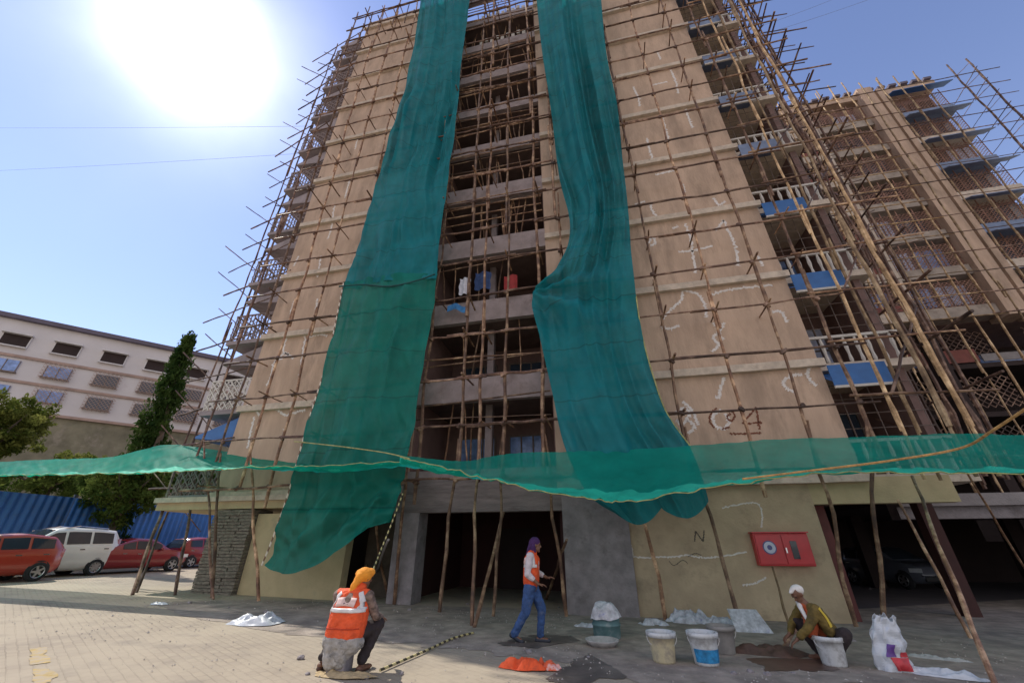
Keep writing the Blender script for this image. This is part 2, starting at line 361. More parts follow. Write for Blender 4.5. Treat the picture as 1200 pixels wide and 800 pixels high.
def lattice(q, x0, x1, y, z0, z1, step, r):
    W_, H = x1 - x0, z1 - z0
    for s in (1, -1):
        t = -H
        while t < W_:
            a, c = max(0, t), min(W_, t + H)
            if c > a:
                za, zc = (a - t, c - t) if s > 0 else (H - (a - t), H - (c - t))
                p0 = Vector((x0 + a, y, z0 + za)); p1 = Vector((x0 + c, y, z0 + zc)); d = (p1 - p0).normalized(); nn = Vector((-d.z, 0, d.x)) * r
                yy = Vector((0, .012 * s, 0))
                q.add([p0 + nn + yy, p0 - nn + yy, p1 - nn + yy, p1 + nn + yy], [(0, 1, 2, 3)])
            t += step
# ------------------------------------------------------------------ the apartment tower
FY = 12.0
XL, XS0, XS1, XR, XB = -13.4, -6.2, -1.35, 6.35, 8.7
LV = [3.1 + 3.12 * k for k in range(11)]             # floor levels; the last one is the roof
ROOF = LV[-1]
tower = thing('apartment_tower', (-3, FY, 0), 'tall beige apartment tower with bare dark central stair bay, wrapped in bamboo', 'building')
m = MB().box(XL, XS0, FY, 27, 3.1, ROOF); m.box(XS1, XR, FY, 27, 3.1, ROOF)
m.build('wall', PLAST, tower)
MB().box(XS0 + .003, XS0 + .06, FY + .28, 15.19, 3.1, ROOF - .31).build('recess_shade_panel', DARKW, tower); MB().box(XS1 - .06, XS1 - .003, FY + .28, 15.19, 3.1, ROOF - .31).build('recess_shade_panel', DARKW, tower)  # dark panels added over the plaster to put shade on the recess sides
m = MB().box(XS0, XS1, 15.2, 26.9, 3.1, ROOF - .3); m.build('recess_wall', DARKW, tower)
for x0, x1 in ((XL, XS0 - .003), (XS1 + .003, XR)): MB().box(x0, x1, FY + .01, FY + .2, ROOF + .125, ROOF + 1.0).build('roof_parapet', PLAST, tower)
for k, z in enumerate(LV):
    for x0, x1 in ((XL - .1, XS0), (XS1, XR + .1)):
        mb = MB(); n = 24
        def sec(i): return x0 + (x1 - x0) * i / n
        for i in range(n):
            a, c = sec(i), sec(i + 1); w0, w1 = [nz(q * 2.1, z) * .02 for q in (a, c)]
            mb.hexa([(a, FY - .15 + w0, z - .13 + w0), (c, FY - .15 + w1, z - .13 + w1), (c, FY - .002, z - .13), (a, FY - .002, z - .13),
                     (a, FY - .15 + w0, z + .10 + w0), (c, FY - .15 + w1, z + .10 + w1), (c, FY - .002, z + .12), (a, FY - .002, z + .12)])
        mb.build('floor_moulding', BAND, tower)
# stair bay: slab, parapet, rear openings
STAIRC = mat('stair_parapet', (.29, .235, .23), .9, .22, 2.2, .4, 18, stain=(.19, .14, .13), stain_scale=1.3, stain_lo=.54)
for k, z in enumerate(LV[:-1]):
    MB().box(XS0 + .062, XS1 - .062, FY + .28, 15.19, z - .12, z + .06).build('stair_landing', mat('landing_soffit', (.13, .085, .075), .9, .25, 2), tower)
    MB().box(XS0 + .002, XS1 - .002, FY + .06, FY + .27, z - (.34 if k < 5 else .24), z + (.56 if k < 5 else .40)).build('stair_parapet', STAIRC, tower)
    if k < 9:
        for x0, x1 in ((-5.6, -4.1), (-3.5, -2.1)):
            f = MB(); y = 15.17
            f.box(x0, x1, y - .03, y, z + .9, z + 2.3); w = f.build('window', GLASS if k % 3 else GLASSB, tower)
            q = MB()
            for t in range(4): q.box(x0 + (x1 - x0) * t / 3 - .03, x0 + (x1 - x0) * t / 3 + .03, y - .07, y - .032, z + .87, z + 2.33)
            q.box(x0 + .031, x1 - .031, y - .06, y - .034, z + .87, z + .94); q.box(x0 + .031, x1 - .031, y - .06, y - .034, z + 2.26, z + 2.33)
            q.build('window_frame', IRON, w)
    MB().box(-3.95, -3.7, FY + 1.2, FY + 1.45, z + .06, min(z + 3.0, ROOF - .31)).build('stair_column', STAIRC, tower)
for k in (8, 9):                                     # pierced screens in the top two storeys
    z = LV[k] + 1.35; q = MB()
    for i in range(9):
        x = -4.9 + i * .34
        q.box(x, x + .20, FY + .5, FY + .6, z + (.25 if i % 2 else 0), z + (.60 if i % 2 else .42))
    q.build('pierced_screen', WHITEP, tower)
MB().box(XS0, XS1, FY + .05, FY + .3, ROOF - .3, ROOF + 1.3).build('stair_head', STAIRC, tower)
# balcony bay on the right corner
m = MB().box(XR + .002, XB, 14.6, 26.9, 3.1, ROOF); m.box(XB - .22, XB, 12.55, 14.598, 3.1, ROOF)
m.build('balcony_back_wall', DARKW, tower)
for k, z in enumerate(LV[:-1]):
    MB().box(XR + .003, XB + .25, 12.3, 14.598, z - .14, z + .08).build('balcony_slab', BAND, tower)
    rail = MB().box(XR + .05, XB + .2, 12.36, 12.44, z + .92, z + 1.0); rl = rail.build('balcony_rail', WHITEP, tower)
    q = MB()
    for i in range(8):
        x = XR + .18 + i * .30
        q.lathe([(.03, 0), (.055, .1), (.035, .3), (.06, .55), (.03, .84)], (x, 12.4, z + .08), 6)
    q.build('baluster', WHITEP, rl)
    zt = z + 3.12
    q = MB()                                          # blue sloping awning under the slab above
    q.hexa([(XR + .02, 11.75, zt - .66), (XB - .95, 11.75, zt - .66), (XB - .95, 12.5, zt - .2), (XR + .02, 12.5, zt - .2),
            (XR + .02, 11.75, zt - .63), (XB - .95, 11.75, zt - .63), (XB - .95, 12.5, zt - .16), (XR + .02, 12.5, zt - .16)])
    q.box(XR + .02, XB - .95, 11.72, 11.748, zt - .80, zt - .20)
    aw = q.build('awning', BLUEP if k < 3 else PALEB, tower)
    q = MB().box(XR + .02, XB - .9, 11.70, 11.76, zt - .87, zt - .802); q.build('awning_edge', WHITEP, aw)
    wd = MB().box(XR + .5, XB - .5, 14.55, 14.597, z + .5, z + 2.3).build('window', [GLASS, CURT, GLASSB][k % 3], tower)
    q = MB()
    for i in range(6): q.box(XR + .5 + i * .26, XR + .54 + i * .26, 14.50, 14.547, z + .5, z + 2.3)
    q.box(XR + .5, XB - .5, 14.51, 14.545, z + 1.4, z + 1.46); q.build('window_frame', IRON, wd)
    q = MB()                                          # security grille over the open balcony front
    for i in range(7): q.tube([(XR + .1 + i * .36, 12.46, z + 1.0), (XR + .1 + i * .36, 12.46, z + 2.9)], .012, 4)
    for i in range(4): q.tube([(XR + .05, 12.465, z + 1.3 + i * .42), (XB, 12.465, z + 1.3 + i * .42)], .012, 4)
    q.build('security_grille', IRON, tower)
# left side: balconies and sloping hoods seen in profile
for k, z in enumerate(LV[:-1]):
    q = MB().hexa([(XL - 2.0, 12.2, z + 2.15), (XL - .002, 12.2, z + 1.95), (XL - .002, 16, z + 1.95), (XL - 2.0, 16, z + 2.15),
                   (XL - 2.0, 12.2, z + 2.24), (XL - .002, 12.2, z + 2.95), (XL - .002, 16, z + 2.95), (XL - 2.0, 16, z + 2.24)])
    q.build('window_hood', mat('hood_render', (.27, .225, .23), .9, .2, 2) if k != 0 else BLUEP, tower)
    q = MB().box(XL - 2.0, XL - .003, 12.02, 16, z - .12, z + .06); q.build('balcony_slab', mat('hood_render', (.27, .225, .23), .9, .2, 2), tower)
    q = MB()
    for i in range(11): q.box(XL - 1.96 + i * .19, XL - 1.92 + i * .19, 12.06, 12.09, z + .06, z + 1.3)
    q.box(XL - 1.98, XL - .01, 12.05, 12.10, z + 1.301, z + 1.36)
    for i in range(16): q.box(XL - 1.97, XL - 1.94, 12.15 + i * .24, 12.2 + i * .24, z + .06, z + 1.3)
    q.box(XL - 1.98, XL - 1.93, 12.101, 15.9, z + 1.301, z + 1.36)
    lattice(q, XL - 1.95, XL - .05, 12.03, z + .1, z + 1.28, .3, .022)
    q.build('balcony_rail', WHITEP if k == 1 else mat('dull_rail', (.20, .15, .14), .8, .3, 3), tower)
# ground storey
STONE = mat('rough_stone_cladding', (.20, .175, .14), .95, .5, 6, .9, 9, stain=(.10, .088, .07), stain_scale=7, stain_lo=.5, stretch=(1, 1, 3))
q = MB()
for i in range(26):                                   # coursed rough stone on the corner column
    z0 = .2 + i * .0935
    for j in range(3):
        x0 = -12.95 + j * .52 + (.12 if i % 2 and j else 0); x1 = -12.95 + (j + 1) * .52 + (.12 if i % 2 and j < 2 else 0)
        d = rnd(0, .05)
        q.box(x0 + .008, x1 - .008, FY - .12 - d, FY + .7, z0 + .005, z0 + .089)
q.build('stone_column', STONE, tower, bevel=.012)
MB().box(-12.93, -11.42, FY - .06, FY + .68, .1, 2.62).build('column_core', CEM, tower)
MB().box(-11.38, -7.9, FY + .06, FY + .4, .1, 2.5).build('ground_wall', PLASTY, tower)
MB().box(-15.6, -6.9, FY - .1, FY + 3.2, 2.66, 3.02).build('porch_slab', PLASTY, tower)
MB().box(-15.65, -6.85, FY - .22, FY - .102, 2.9, 3.06).build('porch_edge', BAND, tower)
MB().box(-7.88, -6.35, FY + 1.2, FY + 1.5, .1, 2.66).build('side_door', mat('dark_door', (.10, .075, .055), .7, .3, 4), tower)
MB().box(-6.3, -5.55, FY - .05, FY + .6, 0, 2.45).build('entrance_pillar', CEM, tower)
MB().box(-1.25, .50, FY - .10, FY + .55, 0, 3.05).build('entrance_pillar', CEM, tower)
MB().box(-6.84, -1.2, FY - .06, FY + .35, 2.44, 3.4).build('entrance_beam', mat('board_marked_concrete', (.20, .17, .165), .92, .3, 2.2, .6, 14, stain=(.11, .09, .085), stain_scale=1.6, stain_lo=.52, stretch=(.4, 1, 3)), tower)
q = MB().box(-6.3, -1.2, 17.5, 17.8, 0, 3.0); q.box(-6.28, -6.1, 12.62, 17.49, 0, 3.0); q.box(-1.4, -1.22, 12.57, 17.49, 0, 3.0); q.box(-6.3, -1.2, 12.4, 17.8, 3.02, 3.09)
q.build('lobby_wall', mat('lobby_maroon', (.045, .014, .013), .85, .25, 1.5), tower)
MB().box(-4.4, -2.9, 17.4, 17.48, 0, 2.2).build('lobby_door', DEEPSHADE, tower)
MB().box(.51, 5.05, FY + .02, FY + .32, 0, 3.09).build('ground_wall', mat('ochre_plaster', (.46, .355, .235), .92, .16, 1.3, .35, 20, stain=(.30, .235, .16), stain_scale=.9, stain_lo=.53), tower)
MB().box(5.053, 8.15, FY + .03, FY + .33, 2.48, 3.09).build('garage_lintel', PLASTY, tower)
MB().box(5.06, 5.4, FY + .36, FY + 3.2, 0, 2.47).build('garage_jamb', mat('garage_jamb_paint', (.12, .03, .028), .7, .3, 2), tower)
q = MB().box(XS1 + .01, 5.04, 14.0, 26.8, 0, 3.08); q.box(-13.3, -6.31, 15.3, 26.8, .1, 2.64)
q.build('ground_core', DEEPSHADE, tower)
MB().box(8.3, 8.65, FY + 1.8, FY + 2.1, 0, 3.09).build('garage_column', mat('dark_maroon', (.055, .018, .016), .8), tower)

# chalk-white crack filling and painted marks on the plaster (thin raised strokes)
def stroke(mb, pts, w, Y=FY, off=.006):
    P = [at(px, py, Y) for px, py in pts]; n = max(10, len(P) * 9); L = []
    for i in range(n + 1):
        p = spline(P, i / n); q = spline(P, min(1, (i + 1) / n)) - spline(P, max(0, (i - 1) / n)); q.y = 0
        if q.length < 1e-6: q = Vector((1, 0, 0))
        q.normalize(); nrm = Vector((-q.z, 0, q.x)); ww = w * (.75 + 1.1 * nz(i * .9 + pts[0][0], pts[0][1]))
        jit = nrm * (nz(i * .9, pts[0][0]) * .6 + nz(i * 2.3, pts[0][1]) * .5) * w
        L.append((p + jit + nrm * ww / 2, p + jit - nrm * ww / 2))
    vs = []
    for a, c in L: vs += [(a.x, Y - off, a.z), (c.x, Y - off, c.z), (a.x, Y + .02, a.z), (c.x, Y + .02, c.z)]
    fs = []
    for i in range(n):
        o = i * 4; fs += [(o, o + 1, o + 5, o + 4), (o, o + 4, o + 6, o + 2), (o + 1, o + 3, o + 7, o + 5)]
    mb.add(vs, fs)
CR = [
    [[(803, 262), (810, 282), (812, 300), (816, 320)], [(848, 258), (856, 275), (862, 290), (866, 312)], [(788, 268), (795, 265)], [(838, 270), (843, 265), (848, 258)], [(795, 295), (812, 294), (835, 288)]],
    [[(800, 340), (818, 345), (826, 358), (828, 372)], [(800, 340), (798, 352), (787, 362), (775, 375)], [(834, 345), (852, 340), (866, 338), (885, 336), (905, 334)], [(760, 285), (764, 278), (768, 285), (762, 288)], [(905, 366), (915, 365), (922, 378)]],
    [[(836, 378), (842, 388), (836, 396), (842, 404), (834, 412)], [(849, 378), (843, 390), (848, 398)], [(774, 382), (785, 385), (796, 381)]],
    [[(940, 439), (928, 440), (918, 447), (922, 455), (932, 459)], [(951, 428), (946, 438), (951, 447), (957, 452)], [(849, 442), (844, 455), (843, 465), (838, 465)]],
    [[(790, 485), (802, 478), (808, 485), (800, 496), (792, 492)], [(806, 492), (814, 500), (806, 507), (798, 508)], [(845, 480), (836, 486), (838, 498), (848, 502), (854, 494), (850, 484)], [(800, 470), (812, 482), (818, 498)]],
    [[(758, 162), (762, 178), (766, 190)], [(776, 138), (780, 152), (784, 165)], [(804, 128), (808, 142), (812, 150)], [(768, 205), (790, 200)], [(836, 232), (842, 240), (850, 236)]],
    [[(742, 102), (748, 115), (750, 125)], [(786, 82), (792, 96), (795, 110)], [(770, 60), (774, 70)], [(764, 100), (782, 96)]],
    [[(762, 240), (766, 250), (774, 256)], [(800, 216), (802, 226)], [(888, 300), (894, 312)], [(744, 240), (756, 236)]],
    [[(336, 395), (332, 412), (338, 416), (322, 424), (318, 440), (312, 452)], [(322, 424), (334, 414), (344, 420)], [(358, 392), (354, 420), (352, 440)], [(360, 396), (372, 392), (384, 393)]],
    [[(288, 475), (298, 478), (304, 486), (310, 478), (318, 474)], [(324, 478), (334, 486), (346, 483), (358, 480)], [(298, 488), (294, 505), (290, 525)], [(336, 498), (330, 515), (327, 530)]],
    [[(345, 352), (340, 368)], [(372, 350), (370, 366)], [(376, 300), (372, 325)], [(392, 240), (388, 268), (384, 280)], [(410, 210), (404, 232)], [(350, 300), (344, 312)], [(420, 160), (416, 175)]],
]
for grp in CR:
    for s in grp:
        q = MB(); stroke(q, s, .105); q.build('crack_filling', CHALK, tower)
q = MB()
for s in ([(840, 478), (833, 485), (832, 494), (837, 501)], [(846, 503), (855, 500)], [(856, 480), (861, 487), (857, 493), (852, 489), (856, 484)], [(886, 477), (870, 496)], [(870, 496.5), (893, 495)], [(886, 477), (890, 503)], [(855, 508), (872, 508), (892, 507)]):
    stroke(q, s, .06, FY, .009)
q.build('painted_number', MARKB, tower)
q = MB()
for s in ([(814, 634), (815, 622)], [(815, 622), (824, 634)], [(824, 634), (825, 621)]): stroke(q, s, .035, FY + .02)
q.build('painted_letter', MARKG, tower); q = MB()
for s in ([(784, 657), (790, 662), (800, 656), (806, 660)], [(806, 652), (814, 648), (822, 650)]): stroke(q, s, .02, FY + .02)
q.build('scribble', MARKG, tower)
for s in ([(742, 652), (760, 653), (776, 652), (790, 652), (806, 650), (815, 652), (830, 653), (850, 651), (875, 646)], [(846, 595), (870, 590), (888, 590), (893, 604), (892, 618)], [(738, 600), (735, 625), (740, 640), (742, 652)], [(870, 685), (885, 683), (898, 676)]):
    q = MB(); stroke(q, s, .045, FY + .02); q.build('crack_filling', CHALK, tower)

# ------------------------------------------------------------------ the wing on the right
WY = 27.5
wing = thing('apartment_wing', (20, WY, 0), 'set-back apartment block on the right with lattice windows and a broad plain pier', 'building')
WL = [15.0 + 3.13 * k for k in range(8)]
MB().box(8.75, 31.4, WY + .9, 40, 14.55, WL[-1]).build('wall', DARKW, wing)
MB().box(8.75, 40, WY + 6, 40, 0, 14.54).build('lower_wall', DEEPSHADE, wing)
MB().box(8.75, 31.5, WY - .05, WY + 1.2, WL[-1] + .003, WL[-1] + .75).build('roof_parapet', PLAST, wing)
for i in range(26): MB().box(9 + i * .87, 9.55 + i * .87, WY - .25, WY + .2, WL[-1] + .76, WL[-1] + 1.0).build('roof_block', ROOFC, wing)
MB().box(25.5, 26.6, WY - .45, WY + .88, 14.3, WL[-1] + .9).build('pier', PLAST, wing)
MB().box(26.95, 27.35, WY - .3, WY + .88, 14.3, WL[-1] + .6).build('pier', PLAST, wing)
MB().box(20.95, 21.25, WY - .22, WY + .88, 14.3, WL[-1] - .01).build('slim_pier', BAND, wing)
MB().box(14.7, 15.1, WY - .22, WY + .88, 14.3, WL[-1] - .01).build('slim_pier', PLAST, wing)
LATT = mat('lattice_paint', (.30, .16, .115), .7, .3, 2)
BAY = [(9.0, 14.6), (15.2, 20.9), (21.3, 25.45), (27.4, 31.4)]
for k, z in enumerate(WL[:-1]):
    for bi, (x0, x1) in enumerate(BAY):
        sl_ = MB().box(x0, x1, WY - .12, WY + .9, z - .42, z + .32)
        sl_.build('floor_band', PALEB if bi == 3 and k % 2 == 0 else (mat('dull_band', (.36, .30, .25), .85, .3, 1.5, stain=(.22, .17, .14), stain_scale=1.2, stain_lo=.56) if bi == 2 else BAND), wing)
        if bi == 1:
            MB().box(x0 + 2.9, x1 - .05, WY - .16, WY - .122, z + .33, z + .78).build('panel', BROWNR if k in (0, 1, 2, 4, 5) else PLAST, wing)
        if bi == 3 and k < 7:
            MB().hexa([(x0, WY - .95, z + 2.2), (x1 + .3, WY - .95, z + 2.2), (x1 + .3, WY - .1, z + 2.62), (x0, WY - .1, z + 2.62),
                       (x0, WY - .95, z + 2.27), (x1 + .3, WY - .95, z + 2.27), (x1 + .3, WY - .1, z + 2.69), (x0, WY - .1, z + 2.69)]).build('window_hood', PALEB if k < 6 else BLUEP, wing)
        nwin = 2 if bi != 3 else 2
        for j in range(nwin):
            a = x0 + (x1 - x0) * j / nwin + .15; c = x0 + (x1 - x0) * (j + 1) / nwin - .15
            mt = random.choice([GLASS, GLASS, DEEPSHADE, DEEPSHADE, CURT]) if k > 1 else ([GLASSB, CURT][(k + bi + j) % 2] if bi in (1, 2) else GLASS)
            w = MB().box(a, c, WY + .80, WY + .897, z + .9, z + 2.4).build('window', mt, wing)
            f = MB()
            for t in range(4): xx = a + (c - a) * t / 3; f.box(xx - .03, xx + .03, WY + .74, WY + .798, z + .9, z + 2.4)
            f.build('window_frame', IRON, w)
        gq = MB(); lattice(gq, x0 + .05, x1 - .05, WY + .02, z + .34, z + 2.3, .25, .02)
        for t in range(5): xx = x0 + (x1 - x0) * t / 4; gq.box(max(x0, xx - .03), min(x1, xx + .03), WY + .045, WY + .09, z + .33, z + 2.66)
        gq.build('lattice_grille', LATT, wing)
# dim lower storeys of the wing
for k, z in enumerate((11.87, 8.74, 5.61)):
    MB().box(8.75, 40, WY + 1.3, WY + 5.99, z - .3, z + .0).build('lower_floor_band', DEEPSHADE, wing)
    for x0, x1 in ((15.3, 20.8), (21.3, 25.2), (27.4, 32)):
        w = MB().box(x0 + .6, x1 - 1, WY + 5.94, WY + 5.995, z + .4, z + 2.3).build('window', GLASSB if (k + int(x0)) % 3 == 0 else DEEPSHADE, wing)
        gq = MB(); lattice(gq, x0, x1, WY + 1.5, z + .3, z + 2.3, .4, .025); gq.build('lattice_grille', BAMD, wing)
MB().box(20.5, 24.2, WY + 1.35, WY + 1.42, 12.0, 12.9).build('panel', BROWNR, wing)
MB().box(24.4, 31, WY + 1.35, WY + 1.42, 12.0, 12.5).build('panel', CONC, wing)
for x in (9.5, 20.9, 31.5): MB().box(x, x + .5, WY - .1, WY + .7, 2.98, 14.29).build('lower_column', DEEPSHADE, wing)
# podium with parking below
pod = thing('parking_podium', (20, 15.5, 0), 'low dark parking podium with a grey beam beside the tower', 'podium')
MB().box(8.75, 40, 15.5, 15.95, 2.28, 2.92).build('front_beam', CEM, pod)
MB().box(8.75, 40, 15.3, 15.498, 2.62, 2.96).build('beam_ledge', CONC, pod)
MB().box(8.75, 40, 15.96, 27.3, 2.75, 2.97).build('deck', DEEPSHADE, pod)
for x in (12.2, 18, 24, 31): MB().box(x, x + .45, 15.56, 15.9, 0, 2.279).build('column', CEM, pod)
for x in (10.5, 16, 22, 30): MB().box(x, x + .45, 22, 22.45, 0, 2.74).build('column', DEEPSHADE, pod)
q = MB().box(5.1, 18.4, 26.85, 27.2, 0, 2.74); q.box(18.4, 23, 26.85, 27.2, 0, 1.75); q.box(19.6, 20.2, 26.85, 27.2, 1.751, 2.74); q.box(21.3, 21.9, 26.85, 27.2, 1.751, 2.74); q.box(22.3, 33, 26.85, 27.2, 1.751, 2.74); q.box(23.003, 33, 26.85, 27.2, 0, 1.75)
q.build('rear_wall', DEEPSHADE, pod)
MB().box(33, 40, 16.1, 27, 0, 2.74).build('side_wall', DEEPSHADE, pod)

# ------------------------------------------------------------------ white housing block in the distance
def pxline(px, A, D):                                # where the pixel column meets the vertical plane through A along D
    d = ray(px, 450); t = (A.x * D.y - A.y * D.x) / (d.x * D.y - d.y * D.x)
    return Vector((d.x * t, d.y * t))
wa, wb_ = Vector((-58.5, 22.0)), Vector((-44, 38.4)); wd = (wb_ - wa).normalized()
ang = math.atan2(wd.y, wd.x)
wbld = thing('housing_block', (wa.x, wa.y, 0), 'long white three-row housing block seen beyond the trees at left', 'building', rz=ang)
ZT = 22.3
MB().box(-25, 60, 0, 12, 13.2, ZT).build('wall', WHITEB, wbld, local=True)
MB().box(-25, 60, .1, 11.9, 0, 13.18).build('lower_wall', OLIVE, wbld, local=True)
MB().box(-25.2, 60, -.5, 12, ZT + .002, ZT + .45).build('roof_edge', ROOFC, wbld, local=True)
q = MB()

for zz in (18.55, 16.05, 13.2):
    MB().box(-25, 60, -.18, -.002, zz - .14, zz + .12).build('string_course', TRIM, wbld, local=True)
LWIN = mat('white_sill', (.6, .57, .55), .8)
for zi, zz in enumerate((19.5, 16.9, 14.35)):
    for i in range(14):
        x = -14.0 + i * 3.75 + zi * .3
        kind = DEEPSHADE if zi == 0 else (GLASSB if i < 6 and zi else GLASS)
        w = MB().box(x, x + 1.9, -.09, -.002, zz, zz + 1.2).build('window', kind, wbld, local=True)
        f = MB()
        for t in range(0 if zi == 0 else 3): f.box(x + t * .92, x + .07 + t * .92, -.13, -.092, zz, zz + 1.2)
        f.box(x - .1, x + 2.0, -.35, -.003, zz - .12, zz + .004)
        if zi == 0: f.box(x - .1, x - .003, -.12, -.004, zz, zz + 1.25); f.box(x + 1.903, x + 2.0, -.12, -.004, zz, zz + 1.25)
        if zi == 0: f.box(x - .15, x + 2.05, -.55, -.003, zz + 1.21, zz + 1.34)
        f.build('window_frame', IRON if zi else LWIN, w, local=True)
        if zi and i >= 5:
            f = MB()
            lattice(f, x - .2, x + 2.2, -.4, zz - .3, zz + 1.5, .34, .02); f.build('window_grille', TRIM, w, local=True)

# ------------------------------------------------------------------ blue site fence
fence = thing('sheet_fence', (-26, 22, G(-26)), 'tall blue corrugated sheet metal fence behind the parked cars', 'fence')
MB().box(-26.2, -25.95, 4, 45, .5, 1.15).build('plinth', BRICK, fence)
for i in range(14):
    y0 = 4 + i * 2.95; n = 36; q = MB()
    def fn(u, v, y0=y0): return (-26 + .035 * math.sin(u * n * math.pi * .5) - .02, y0 + u * 2.93, 1.151 + v * 2.55 + .05 * nz(y0))
    q.grid(fn, n * 2, 1); q.build('panel', BLUEFENCE, fence, thick=.012)
q = MB()
for i in range(15): q.box(-26.16, -26.08, 3.98 + i * 2.95 - .04, 3.98 + i * 2.95 + .04, 1.151, 3.85)
for z in (1.6, 2.5, 3.5): q.box(-26.079, -26.06, 4, 45, z, z + .07)
q.build('frame', STEEL, fence)

# ------------------------------------------------------------------ trees and shrubs
def leaf_mat(name, col, col2):
    m = bpy.data.materials.new(name); m.use_nodes = True; n, l = m.node_tree.nodes, m.node_tree.links
    n.remove(n['Principled BSDF']); out = n['Material Output']
    t = n.new('ShaderNodeTexCoord'); z1 = n.new('ShaderNodeTexNoise'); z1.inputs['Scale'].default_value = 1.1; z1.inputs['Detail'].default_value = 5
    l.new(t.outputs['Object'], z1.inputs['Vector'])
    r = n.new('ShaderNodeValToRGB'); r.color_ramp.elements[0].position = .35; r.color_ramp.elements[1].position = .65
    r.color_ramp.elements[0].color = (*col, 1); r.color_ramp.elements[1].color = (*col2, 1); l.new(z1.outputs[0], r.inputs[0])
    d = n.new('ShaderNodeBsdfDiffuse'); tr = n.new('ShaderNodeBsdfTranslucent'); l.new(r.outputs[0], d.inputs[0]); l.new(r.outputs[0], tr.inputs[0])
    mx = n.new('ShaderNodeMixShader'); mx.inputs[0].default_value = .4; l.new(d.outputs[0], mx.inputs[1]); l.new(tr.outputs[0], mx.inputs[2]); l.new(mx.outputs[0], out.inputs['Surface'])
    return m
LEAFD = leaf_mat('dark_leaf', (.022, .05, .016), (.075, .12, .03)); LEAFM = leaf_mat('leaf', (.04, .075, .018), (.15, .19, .045)); LEAFY = leaf_mat('yellow_green_leaf', (.07, .10, .02), (.22, .23, .06))
BARK = mat('bark', (.10, .075, .055), .95, .3, 4, .5, 10)
def leaves(mb, c, rad, n, size, droop=0):
    c = Vector(c); rad = Vector(rad)
    for _ in range(n):
        d = Vector((random.gauss(0, 1), random.gauss(0, 1), random.gauss(0, 1))).normalized() * (random.random() ** .45)
        p = c + Vector((d.x * rad.x, d.y * rad.y, d.z * rad.z))
        a = Vector((rnd(-1, 1), rnd(-1, 1), rnd(-1, 1) - droop)).normalized(); b = a.cross(Vector((rnd(-1, 1), rnd(-1, 1), rnd(-1, 1)))).normalized()
        s = size * rnd(.6, 1.4)
        mb.add([p - a * s, p + b * s * .38, p + a * s, p - b * s * .38], [(0, 1, 2, 3)])
# tall columnar tree
cy = at(150, 600, 19.0); cyt = at(224, 390, 19.0)
tr = thing('columnar_tree', (cy.x, 19, G(cy.x)), 'tall dark narrow columnar tree rising in front of the white block', 'tree')
tx = cy.x; ht = cyt.z
MB().tube([(tx, 19, G(tx)), (tx + .1, 19, ht * .5), (cyt.x, 19, ht * .93)], [.22, .15, .04], 8).build('trunk', BARK, tr)
q = MB()
for i in range(260):
    t = (i + random.random()) / 260; z = lerp(1.3, ht - .4, t); rr = 1.5 * (1 - t) ** .8 * (1 - .25 * math.exp(-((t - .45) / .12) ** 2)) + .18
    a = rnd(0, 6.28); k = rnd(.3, 1)
    leaves(q, (lerp(tx, cyt.x, t) + math.cos(a) * rr * k, 19 + math.sin(a) * rr * k, z), (.36, .36, .5), 52, rnd(.10, .17), 1.2)
leaves(q, (cyt.x, 19, ht - .3), (.22, .22, .6), 70, .14, .5)
q.build('crown', LEAFD, tr)
def tree(px, py, Y, r, h, label, m, n=110, name='broadleaf_tree', cat='tree', dens=55):
    p = at(px, py, Y); x, zc = p.x, p.z
    t = thing(name, (x, Y, G(x)), label, cat)
    q = MB(); q.tube([(x, Y, G(x)), (x + .1, Y, zc - h * .5), (x, Y, zc)], [.2, .15, .08], 7)
    for i in range(6):
        a = i * 1.05; q.tube([(x + .08, Y, zc - h * .5), (x + math.cos(a) * r * .5, Y + math.sin(a) * r * .5, zc), (x + math.cos(a) * r * .8, Y + math.sin(a) * r * .8, zc + h * .3)], [.09, .05, .02], 5)
    q.build('trunk', BARK, t)
    q = MB()
    for i in range(n):
        a, b, k = rnd(0, 6.28), rnd(-1, 1), random.random() ** .4
        s = math.sqrt(1 - b * b); lump = 1 + .25 * nz(math.cos(a) * 2 + px, math.sin(a) * 2, b * 2)
        leaves(q, (x + math.cos(a) * s * r * k * lump, Y + math.sin(a) * s * r * k * lump, zc + b * h * k * lump), (.38, .38, .3), dens, .13)
    q.build('crown', m, t)
tree(0, 500, 15.5, 2.1, 2.1, 'round yellow-green tree at the left edge above the blue fence', LEAFY, 150)
tree(60, 563, 18.5, 2.4, .9, 'low olive shrub behind the blue fence below the white block', LEAFM, 90, 'shrub', 'shrub')
tree(150, 572, 17.3, 1.7, 1.75, 'dark green creeper bush spilling over the blue fence', LEAFM, 110, 'shrub', 'shrub')
tree(105, 545, 22, 2.4, .7, 'yellowish bush just above the green net at left', LEAFY, 60, 'shrub', 'shrub')
tree(225, 560, 24, 2.2, 1.6, 'small bush between the columnar tree and the tower', LEAFD, 60, 'shrub', 'shrub')

